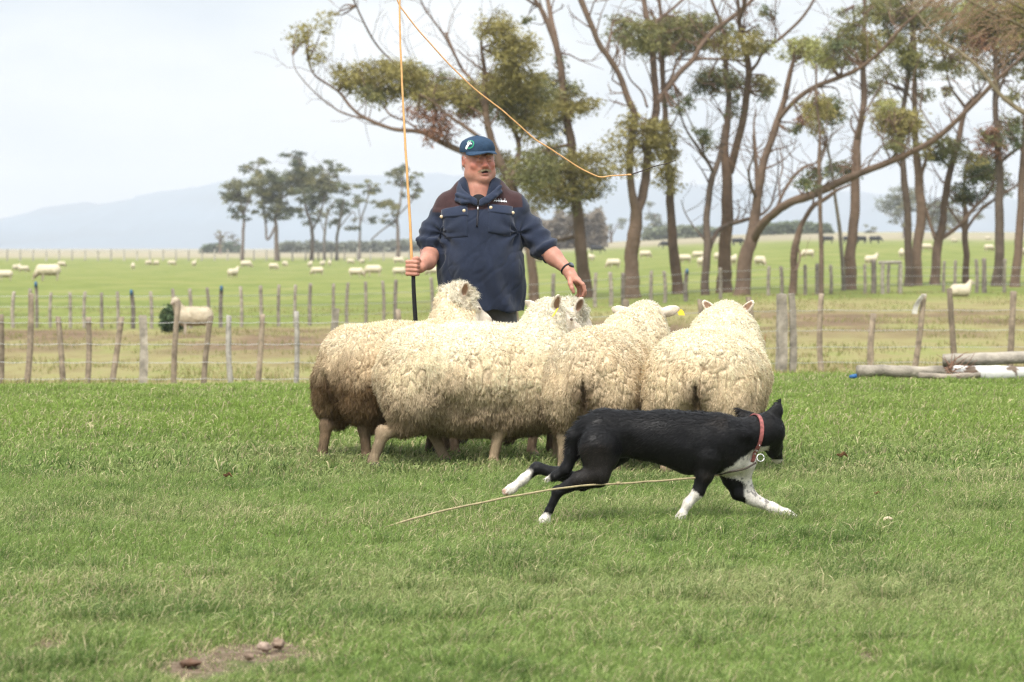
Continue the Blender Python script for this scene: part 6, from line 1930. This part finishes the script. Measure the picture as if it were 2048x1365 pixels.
    G = Field(M(835, 645, 0) * [1, 0, 1] + [0, -.30, 0], M(1130, 350, 0) * [1, 0, 1] + [0, .30, 0], hs)
    G.ell(M(962, 440, .03), (.235, .145, .16), k=0)
    G.cone(M(962, 470, .005), M(962, 540, -.005), .205, .215, k=.05, sq=((1, 0, 0), 1.14))
    G.cone(M(962, 540, -.005), M(964, 606, .0), .212, .215, k=.04, sq=((1, 0, 0), 1.16))
    G.ell(M(960, 525, -.055), (.18, .14, .18), k=.06)                 # belly
    G.ell(M(925, 445, -.055), (.10, .08, .09), k=.05); G.ell(M(1000, 445, -.055), (.10, .08, .09), k=.05)
    G.cone(M(904, 414, .025), M(1020, 414, .025), .088, .088, k=.05)
    G.cone(M(935, 385, .02), M(985, 385, .02), .085, .085, k=.05)     # trapezius
    G.cone(M(958, 400, .01), M(958, 372, .012), .098, .092, k=.03)
    # sleeves, pushed up and bunched
    G.chain([M(897, 424, .02), M(874, 458, .03), M(862, 487, .0), M(860, 505, -.05)], [.082, .081, .077, .068], k=.03)
    G.chain([M(1028, 424, .02), M(1056, 458, .015), M(1080, 487, -.03), M(1100, 507, -.09)], [.082, .081, .075, .065], k=.03)
    # cut: hem, cuffs, neck opening
    zc = M(0, 622)[2]
    X = G.ax[0][:, None, None]; Yg = G.ax[1][None, :, None]; Z = G.ax[2][None, None, :]
    hem = (zc + .012 * np.sin(X * 9 + 1) + .02 * np.clip(Yg * 3, -1, 1)) - Z
    G.F = np.maximum(G.F, (hem + 0 * G.F).astype(np.float32))
    # hollow at the hem
    G.cone(M(962, 640, .0), M(963, 600, .0), .19, .17, k=.01, op='sub', sq=((1, 0, 0), 1.15))
    def cut(c, n_):
        n_ = norm(np.array(n_)); D_ = (X - c[0]) * n_[0] + (Yg - c[1]) * n_[1] + (Z - c[2]) * n_[2]
        rad = np.sqrt((X - c[0]) ** 2 + (Yg - c[1]) ** 2 + (Z - c[2]) ** 2)
        G.F = np.where(rad < .098, np.maximum(G.F, D_), G.F).astype(np.float32)
    cu1 = M(859, 510, -.06); dcu1 = norm(wr - el); cut(cu1 + dcu1 * .022, dcu1)
    cu2 = M(1100, 508, -.10); dcu2 = norm(wr2 - el2); cut(cu2 + dcu2 * .008, dcu2)
    # V opening of the collar
    G.cone(M(957, 392, -.10), M(957, 350, -.06), .050, .085, k=.01, op='sub')
    G.cone(M(957, 405, -.16), M(957, 380, -.12), .03, .055, k=.01, op='sub')
    V, Q = G.mesh(); V = relax(V, Q, 2, .5); N = vnormals(V, Q)
    # cloth folds
    def seg_t(a, b):
        ab = b - a; t = np.clip(((V - a) @ ab) / ab.dot(ab), 0, 1); dd = np.linalg.norm(V - (a + t[:, None] * ab), axis=1); return t, dd
    dsp = (fbm(V * [6, 6, 4] + 2, 3, 4) - .5) * .014
    # long soft verticals below the chest
    low = 1 - sstep(V[:, 2], M(0, 560)[2], M(0, 470)[2])
    dsp += low * .011 * np.sin(V[:, 0] * 42 + 2.2 * np.sin(V[:, 2] * 7) + 6 * fbm(V * 2.5, 9, 2)) * sstep(fbm(V * 4, 12, 2), .35, .6)
    t1, d1_ = seg_t(M(885, 425, .02), M(860, 505, -.05)); t2, d2_ = seg_t(M(1040, 425, .02), M(1098, 508, -.08))
    for t_, d_, sd in ((t1, d1_, 1), (t2, d2_, 2)):
        m_a = sstep(-d_, -.14, -.10) * sstep(t_, .25, .55)
        wv = fbm(V * 5 + sd * 4, 20 + sd, 3)
        ridged = .5 + .5 * np.sin((t_ * 6.2 + wv * 3.4) * math.pi)
        dsp += m_a * ((ridged - .5) * .026 * sstep(t_, .35, .9) + .004)
        dsp -= sstep(t_, .93, .98) * sstep(-d_, -.14, -.1) * .006
        dsp += sstep(-d_, -.14, -.10) * (1 - sstep(t_, .3, .6)) * .008 * np.sin(t_ * 18 + V[:, 1] * 20 + sd)
    # drag lines toward the armpits
    for sx, p0 in ((-1, M(885, 465, -.05)), (1, M(1035, 465, -.05))):
        rr = np.linalg.norm((V - p0) * [1, .5, 1], axis=1); an = np.arctan2(V[:, 2] - p0[2], (V[:, 0] - p0[0]) * -sx)
        dsp += np.exp(-(rr / .14) ** 2) * .010 * np.sin(an * 7 + sx)
    rn = fbm(V * [8, 8, 3.0] + [V[:, 2].mean(), 3, 0], 71, 3); rn2 = fbm((V @ np.array([[.7, 0, .7], [0, 1, 0], [-.7, 0, .7]])) * [9, 6, 3.2] + 4, 72, 3)
    rd = np.clip(1 - np.abs(rn - .5) / .06, 0, 1) * low + np.clip(1 - np.abs(rn2 - .5) / .055, 0, 1) * (1 - sstep(V[:, 2], M(0, 430)[2], M(0, 405)[2]))
    dsp -= .0042 * np.clip(rd, 0, 1)
    V = V + N * dsp[:, None]; N = vnormals(V, Q)
    NAVY = np.array([.020, .026, .045])
    C = NAVY * (.80 + .42 * fbm(V * 40, 3, 4))[:, None] * (.88 + .24 * fbm(V * 6, 13, 3))[:, None]
    # brown yoke over shoulders and upper chest
    PX = (V[:, 0] + off[0]) / s + 1024; Zs = V[:, 2]; PYa = 497 + (CAM_H - Zs) / s
    lim = 420 - 5 * np.clip((PX - 962) / 80, -1, 1) + 0 * PX
    yoke = (PYa < lim) & (PX > 868 - (PYa - 400) * .12) & (PX < 1044 + (PYa - 400) * .10) & (V[:, 1] < .20)
    yoke &= ~((PX > 918) & (PX < 1001) & (PYa < 392) & (V[:, 1] > -.12))
    C[yoke] = (np.array([.050, .026, .026]) * (.8 + .4 * fbm(V * 40, 3, 3))[:, None])[yoke]
    m_fl = mat("navy_fleece", rough=.95, attr=True, noise=(300, .22), bump=(420, .5, .002), spec=.08, sheen=.18)
    sh = mesh_obj("pullover", V, Q, m_fl, root, C)
    # ray helper: the cloth surface in front of a pixel
    from mathutils.bvhtree import BVHTree
    bv = BVHTree.FromPolygons([tuple(v) for v in V], [tuple(int(q) for q in f) for f in Q])
    def on_cloth(px, py, lift=.004):
        a = M(px, py, -.5); b = M(px, py, .1); dr = Vector(norm(b - a))
        hit = bv.ray_cast(Vector(a), dr)
        if hit[0] is None: return M(px, py, -.15)
        return np.array(hit[0]) + np.array(hit[1]) * lift * (1 if hit[1][1] < 0 else -1)
    def patch(name, outline, m, col, th=.005, parent=sh, lift=.002, nx=14, ny=12):
        """cloth panel over the shirt: outline = 4 corner pixels tl,tr,br,bl"""
        o4 = np.array(outline, float); Vt = []; Vb = []
        for i_ in range(ny + 1):
            v = i_ / ny
            for j_ in range(nx + 1):
                u = j_ / nx
                p = (o4[0] * (1 - u) + o4[1] * u) * (1 - v) + (o4[3] * (1 - u) + o4[2] * u) * v
                e = min(u, 1 - u, v, 1 - v)
                Vt.append(on_cloth(p[0], p[1], lift + th * min(1, e * 10 + .15))); Vb.append(on_cloth(p[0], p[1], -.006))
        n1 = nx + 1; k = len(Vt); Fq = []
        for i_ in range(ny):
            for j_ in range(nx):
                a = i_ * n1 + j_; Fq.append((a, a + n1, a + n1 + 1, a + 1))
        for j_ in range(nx):
            Fq.append((j_, j_ + 1, k + j_ + 1, k + j_)); a = ny * n1 + j_; Fq.append((a + 1, a, k + a, k + a + 1))
        for i_ in range(ny):
            a = i_ * n1; Fq.append((a + n1, a, k + a, k + a + n1)); b = a + nx; Fq.append((b, b + n1, k + b + n1, k + b))
        Vx = np.array(Vt + Vb)
        return mesh_obj(name, Vx, Fq, m, parent, np.array(col) * (.85 + .3 * fbm(Vx * 50, 8, 3))[:, None])
    nv = NAVY * 1.12
    pk1 = patch("pocket", [(885, 424), (934, 420), (936, 474), (888, 478)], m_fl, nv * .95, .004)
    fl1 = patch("pocket_flap", [(883, 421), (935, 410), (937, 433), (884, 437)], m_fl, nv * 1.15, .011)
    pk2 = patch("pocket", [(977, 418), (1023, 420), (1021, 474), (976, 466)], m_fl, nv * .95, .004)
    fl2 = patch("pocket_flap", [(975, 410), (1025, 414), (1026, 432), (976, 426)], m_fl, nv * 1.15, .011)
    m_btn = mat("brass_button", (.72, .56, .36), .35, metal=.3)
    for px, py, pr_ in ((888, 433, fl1), (929, 425, fl1), (981, 419, fl2), (1021, 427, fl2)):
        mball(pr_, "button", on_cloth(px, py, .016), (.0095, .005, .0095), m_btn, seg=12)
    # zip
    m_zip = mat("zip", (.012, .012, .018), .5)
    zp = [on_cloth(957 - .3 * k, 408 + 46 * k / 10, .004) for k in range(11)]
    clean_tube("zip", zp, np.full(11, .0055), m_zip, sh, 6)
    clean_tube("zip_pull", [on_cloth(956, 414, .012), on_cloth(956, 419, .013), on_cloth(956, 423, .011)], [.003, .005, .004], mat("zip_metal", (.7, .7, .7), .3, metal=1), sh, 8)
    # the little white embroidery on the chest
    Ab = Acc(); Rb = rng(6)
    def bar(x0, y0, x1, y1, w_):
        a, b = np.array([x0, y0]), np.array([x1, y1]); t = norm(b - a); n_ = np.array([-t[1], t[0]]) * w_ / 2
        v4 = [on_cloth(*(a + n_), lift=.0055), on_cloth(*(b + n_), lift=.0055), on_cloth(*(b - n_), lift=.0055), on_cloth(*(a - n_), lift=.0055)]
        Ab.add(np.array(v4), [[0, 1, 2, 3]])
    bar(989, 402.8, 1013, 404.6, 1.5)
    for k in range(10):
        x_ = 989 + k * 2.5; hgt = 1.2 * Rb.random(); bar(x_, 401.6 - hgt + k * .15, x_ + 1.2 * (1 if k % 2 else -1), 405.0 + k * .12, 1.0)
    for x_ in (992, 997, 1002, 1009): bar(x_, 401.0, x_ - .8 + Rb.random(), 398.4, .8)
    Ab.build("embroidery", mat("white_stitching", (.8, .8, .82), .7), sh, smooth=False)
    # collar: open, turned stand of two wings
    Kf = Field(M(890, 440, 0) * [1, 0, 1] + [0, -.25, 0], M(1025, 340, 0) * [1, 0, 1] + [0, .2, 0], .0045)
    path = [M(952, 409, -.150), M(935, 399, -.125), M(921, 386, -.070), M(919, 372, .0), M(932, 363, .075), M(958, 361, .105), M(985, 364, .075), M(998, 373, .0), M(995, 388, -.070), M(980, 400, -.125), M(961, 410, -.150)]
    pc_ = catmull(path, 6)
    for a, b in zip(pc_[:-1], pc_[1:]):
        o_ = norm((a + b) / 2 - M(958, 385, 0)) * [1, 1, 0]
        Kf.cone(a, b, .009, .009, k=.004)
        up_ = np.array([0, 0, .024])
        Kf.cone(a + up_ + o_ * -.002, b + up_ + o_ * -.002, .008, .008, k=.006)
        Kf.cone(a + up_ * .5, b + up_ * .5, .0085, .0085, k=.006)
    # turned down points
    for q in ([M(918, 376, -.04), M(913, 400, -.085), M(925, 405, -.125), M(938, 404, -.145)], [M(998, 378, -.04), M(1001, 384, -.085), M(990, 392, -.125), M(975, 404, -.145)]):
        for a, b in zip(q[:-1], q[1:]): Kf.cone(a, b, .011, .010, k=.010)
        Kf.cone(q[0], q[2], .012, .011, k=.010); Kf.cone(q[1] + [0, .0, .03], q[3] + [0, 0, .02], .011, .009, k=.010)
    Kv, Kq = Kf.mesh(); Kv = relax(Kv, Kq, 2, .5)
    mesh_obj("collar", Kv, Kq, m_fl, sh, (NAVY * 1.35) * (.85 + .3 * fbm(Kv * 40, 8, 3))[:, None])
    # black undershirt in the opening
    U = Field(M(930, 425, 0) * [1, 0, 1] + [0, -.25, 0], M(990, 380, 0) * [1, 0, 1] + [0, .1, 0], .006)
    U.ell(M(957, 416, -.070), (.062, .055, .060), k=0); U.cone(M(957, 406, -.08), M(957, 404, -.075), .045, .045, k=.02)
    v, q = U.mesh(); mesh_obj("undershirt", v, q, mat("black_cotton", (.012, .012, .014), .9), root)
    # ---------------------------------------------------------------- trousers, boots
    T = Field(M(880, 905, 0) * [1, 0, 1] + [0, -.25, 0], M(1045, 560, 0) * [1, 0, 1] + [0, .28, 0], .009); T.lo[2] = .05
    T.ell(M(962, 600, .01), (.19, .155, .14), k=0)
    for sd in (-1, 1): T.chain([M(962 + sd * 32, 620, .02), M(962 + sd * 42, 745, .0), M(962 + sd * 46, 872, .03)], [.118, .088, .072], k=.04)
    v, q = T.mesh(); n_ = vnormals(v, q); v = v + n_ * ((fbm(v * [6, 6, 9], 5, 3) - .5) * .03)[:, None]
    mesh_obj("trousers", v, q, mat("grey_trousers", (.12, .115, .115), .9, noise=(20, .2), bump=(200, .4, .003)), root)
    for sd in (-1, 1):
        Bt = Field(M(962 + sd * 46, 905, 0) - [.12, .28, 0], M(962 + sd * 46, 850, 0) + [.12, .16, 0], .008); Bt.lo[2] = 0
        b = M(962 + sd * 46, 0, 0); b[2] = 0
        Bt.cone(b + [0, .03, .05], b + [0, .03, .17], .062, .062, k=0); Bt.cone(b + [0, .04, .045], b + [sd * .02, -.15, .04], .052, .048, k=.03)
        v, q = Bt.mesh(); mesh_obj("boot", v, q, mat("brown_leather", (.07, .04, .025), .5, noise=(15, .3)), root)
    # ---------------------------------------------------------------- watch
    m_w = mat("black_rubber", (.012, .012, .014), .45)
    wc = wr2 - norm(wr2 - el2) * .012; ax = norm(wr2 - el2); u = norm(np.cross(ax, [0, 1., 0])); v_ = np.cross(ax, u)
    u = u if u[2] > 0 else -u
    th = np.linspace(0, 2 * np.pi, 40)
    wt = clean_tube("watch_strap", [wc + (np.cos(a) * u + np.sin(a) * v_) * .0345 for a in th], np.full(40, .0065), m_w, root, 8)
    Wf = Field(wc - .08, wc + .08, .004); fc = wc + norm(u * .8 + np.array([.3, -.55, .2])) * .036; Rw = rot_from(norm(fc - wc))
    Wf.ell(fc, (.011, .022, .020), Rw, k=0); v, q = Wf.mesh(); mesh_obj("watch_case", v, q, m_w, wt)
    mball(wt, "watch_glass", fc + norm(fc - wc) * .008, (.005, .015, .014), mat("watch_glass", (.05, .06, .07), .08, spec=.9), Rw)
    # ---------------------------------------------------------------- the stock whip he holds
    gp = M(827, 537, -.33) + off
    wroot = empty("whip", gp, 0, "long whip with black plaited handle and pale orange thong looping overhead", "whip")
    m_hd = mat("black_plait", (.012, .012, .013), .4, bump=(260, 1.0, .004)); m_th = mat("orange_thong", (.62, .34, .13), .5, noise=(40, .2), bump=(200, .5, .002)); m_crk = mat("dark_cracker", (.05, .035, .03), .7)
    dw = d - .33
    def Wp(px, py, dy=0.): return P(px, py, dw + dy) - gp
    hp_ = catmull([Wp(834, 688, .03), Wp(832, 655, .02), Wp(829, 610, .01), Wp(827, 570, .0), Wp(826.5, 545, 0), Wp(825, 524, 0)], 5)
    clean_tube("handle", hp_, np.linspace(.0135, .0105, len(hp_)), m_hd, wroot, 12)
    up_pts = [Wp(825, 530), Wp(823, 500), Wp(819, 420, .02), Wp(814, 340, .05), Wp(809, 260, .1), Wp(805, 180, .15), Wp(801.5, 90, .2), Wp(799.5, 0, .25), Wp(800, -90, .3), Wp(806, -150, .4), Wp(800, -170, .5), Wp(786, -130, .55), Wp(781, -60, .6), Wp(795, 0, .6), Wp(812, 28, .6),
              Wp(845, 70, .6), Wp(880, 109, .6), Wp(915, 145, .6), Wp(950, 178, .6), Wp(1000, 217, .6), Wp(1030, 243, .6), Wp(1065, 275, .6), Wp(1100, 297, .6), Wp(1130, 318, .6), Wp(1160, 338, .6), Wp(1188, 351, .6), Wp(1203, 355, .6), Wp(1225, 352, .6), Wp(1262, 350, .6)]
    tp = catmull(up_pts, 6); tp = tp + (np.stack([fbm(tp * 5, q, 3) for q in range(3)], 1) - .5) * .012
    L = np.concatenate([[0], np.cumsum(np.linalg.norm(np.diff(tp, axis=0), axis=1))]); L /= L[-1]
    clean_tube("thong", tp, np.interp(L, [0, .15, .45, 1], [.0085, .0066, .0042, .0040]), m_th, wroot, 8)
    mball(wroot, "keeper", Wp(1259, 350, .6), (.016, .006, .006), m_th, seg=10)
    cp_ = catmull([Wp(1260, 350, .6), Wp(1285, 342, .6), Wp(1310, 333, .6), Wp(1335, 327, .6), Wp(1352, 321, .6)], 5)
    clean_tube("cracker", cp_, np.linspace(.0042, .0022, len(cp_)), m_crk, wroot, 6)
if "man" in ONLY or not ONLY: man()

# ================================================================== LITTLE THINGS ON THE LAWN
def bits():
    R = rng(19)
    m_b = mat("litter", rough=.95, attr=True, noise=(30, .3))
    def lump(px, py, w_, hgt, col, label, name, cat, seed, fuzzy=False):
        d = CAM_H * FPX / (py - 497.0); p = P(px, py, d); p[2] = 0
        r = w_ / 2 * d / FPX; hh_ = hgt * d / FPX
        F = Field((-r * 1.6, -r * 1.3, -.02), (r * 1.6, r * 1.3, hh_ * 1.8 + .05), max(.004, r / 12))
        for q in range(4): F.ell(((R.random() - .5) * r * .9, (R.random() - .5) * r * .7, hh_ * .45 + .012), (r * (.4 + .35 * R.random()), r * (.4 + .3 * R.random()), hh_ * (.4 + .3 * R.random())), k=.006)
        v, q = F.mesh(); n_ = vnormals(v, q); v = v + n_ * ((fbm(v * (2.0 / r) + seed, seed, 4) - .5) * r * 1.0)[:, None]
        v = v * [1, 1, .75] + p + [0, 0, .0]
        o = mesh_obj(name, v, q, m_b, None, np.array(col) * (.6 + .8 * fbm(v * 45, seed, 4))[:, None])
        tag(o, label, cat, None)
    lump(1774, 1052, 24, 16, (.55, .44, .30), "pale tuft of shed wool on the grass right of the dog's reaching paw", "wool_tuft", "wool", 1)
    lump(552, 1240, 30, 8, (.36, .29, .22), "pale brown stone in the grass above the bare patch", "stone", "stone", 2)
    lump(562, 1305, 36, 24, (.24, .17, .12), "largest brown clod at the right end of the bare patch", "clod", "clod", 3)
    lump(528, 1310, 26, 20, (.27, .20, .155), "middle sized clod left of the largest one on the bare patch", "clod", "clod", 4)
    lump(500, 1328, 22, 14, (.20, .14, .10), "low flat clod near the bottom edge of the bare patch", "clod", "clod", 5)
    lump(383, 1340, 50, 18, (.12, .07, .045), "dark brown dung pat at the bottom left of the bare patch", "dung", "dung", 6)
    for px, py, w_, lb in ((1685, 930, 24, "curled brown dead leaf standing in the grass right of the dog's head"), (455, 970, 20, "brown dead leaf in the grass left of the mob"), (1755, 1005, 14, "small brown leaf in the grass above the wool tuft")):
        d = CAM_H * FPX / (py - 497.0); p = P(px, py, d); r = w_ / 2 * d / FPX
        n = 9; V = []
        for i in range(n):
            for j in range(5):
                u = i / (n - 1) * 2 - 1; v = (j / 4 - .5) * 1.1 * math.sqrt(max(0.02, 1 - u * u))
                V.append([u * r, v * r * .5 + u * u * r * .3, r * (.5 + .5 * v * v * 4 + .2 * math.sin(u * 5)) + .03])
        V = np.array(V); Fq = [(i * 5 + j, i * 5 + j + 1, (i + 1) * 5 + j + 1, (i + 1) * 5 + j) for i in range(n - 1) for j in range(4)]
        k = len(V); V2 = np.vstack([V, V + [0, .003, -.003]]); F2 = Fq + [tuple(q + k for q in f[::-1]) for f in Fq]
        o = mesh_obj("dead_leaf", V2 + [p[0], p[1], 0], F2, m_b, None, np.array([.24, .12, .06]) * (.6 + .8 * R.random((len(V2), 1)))); tag(o, lb, "leaf")
bits()

# ================================================================== HAZE
if HAZE > 0:
    b = [(-8500, -62, -8), (8500, 7200, 185)]
    bx = [(x, y, z) for x in (b[0][0], b[1][0]) for y in (b[0][1], b[1][1]) for z in (b[0][2], b[1][2])]
    fc = [(0, 1, 3, 2), (4, 6, 7, 5), (0, 4, 5, 1), (2, 3, 7, 6), (0, 2, 6, 4), (1, 5, 7, 3)]
    mh = bpy.data.materials.new("air"); mh.use_nodes = True
    nn = mh.node_tree; nn.nodes.clear()
    ou = nn.nodes.new("ShaderNodeOutputMaterial"); pv = nn.nodes.new("ShaderNodeVolumePrincipled")
    pv.inputs['Color'].default_value = (.94, .97, 1.0, 1); pv.inputs['Density'].default_value = HAZE; pv.inputs['Anisotropy'].default_value = 0.0
    nn.links.new(pv.outputs[0], ou.inputs['Volume'])
    try: mh.cycles.homogeneous_volume = True
    except Exception: pass
    hz = mesh_obj("haze", np.array(bx, float), fc, mh, smooth=False); tag(hz, "thin pale haze over the fields", None, None, 'stuff')
print("script time", round(time.time() - T0, 1), "objects", len(bpy.data.objects))
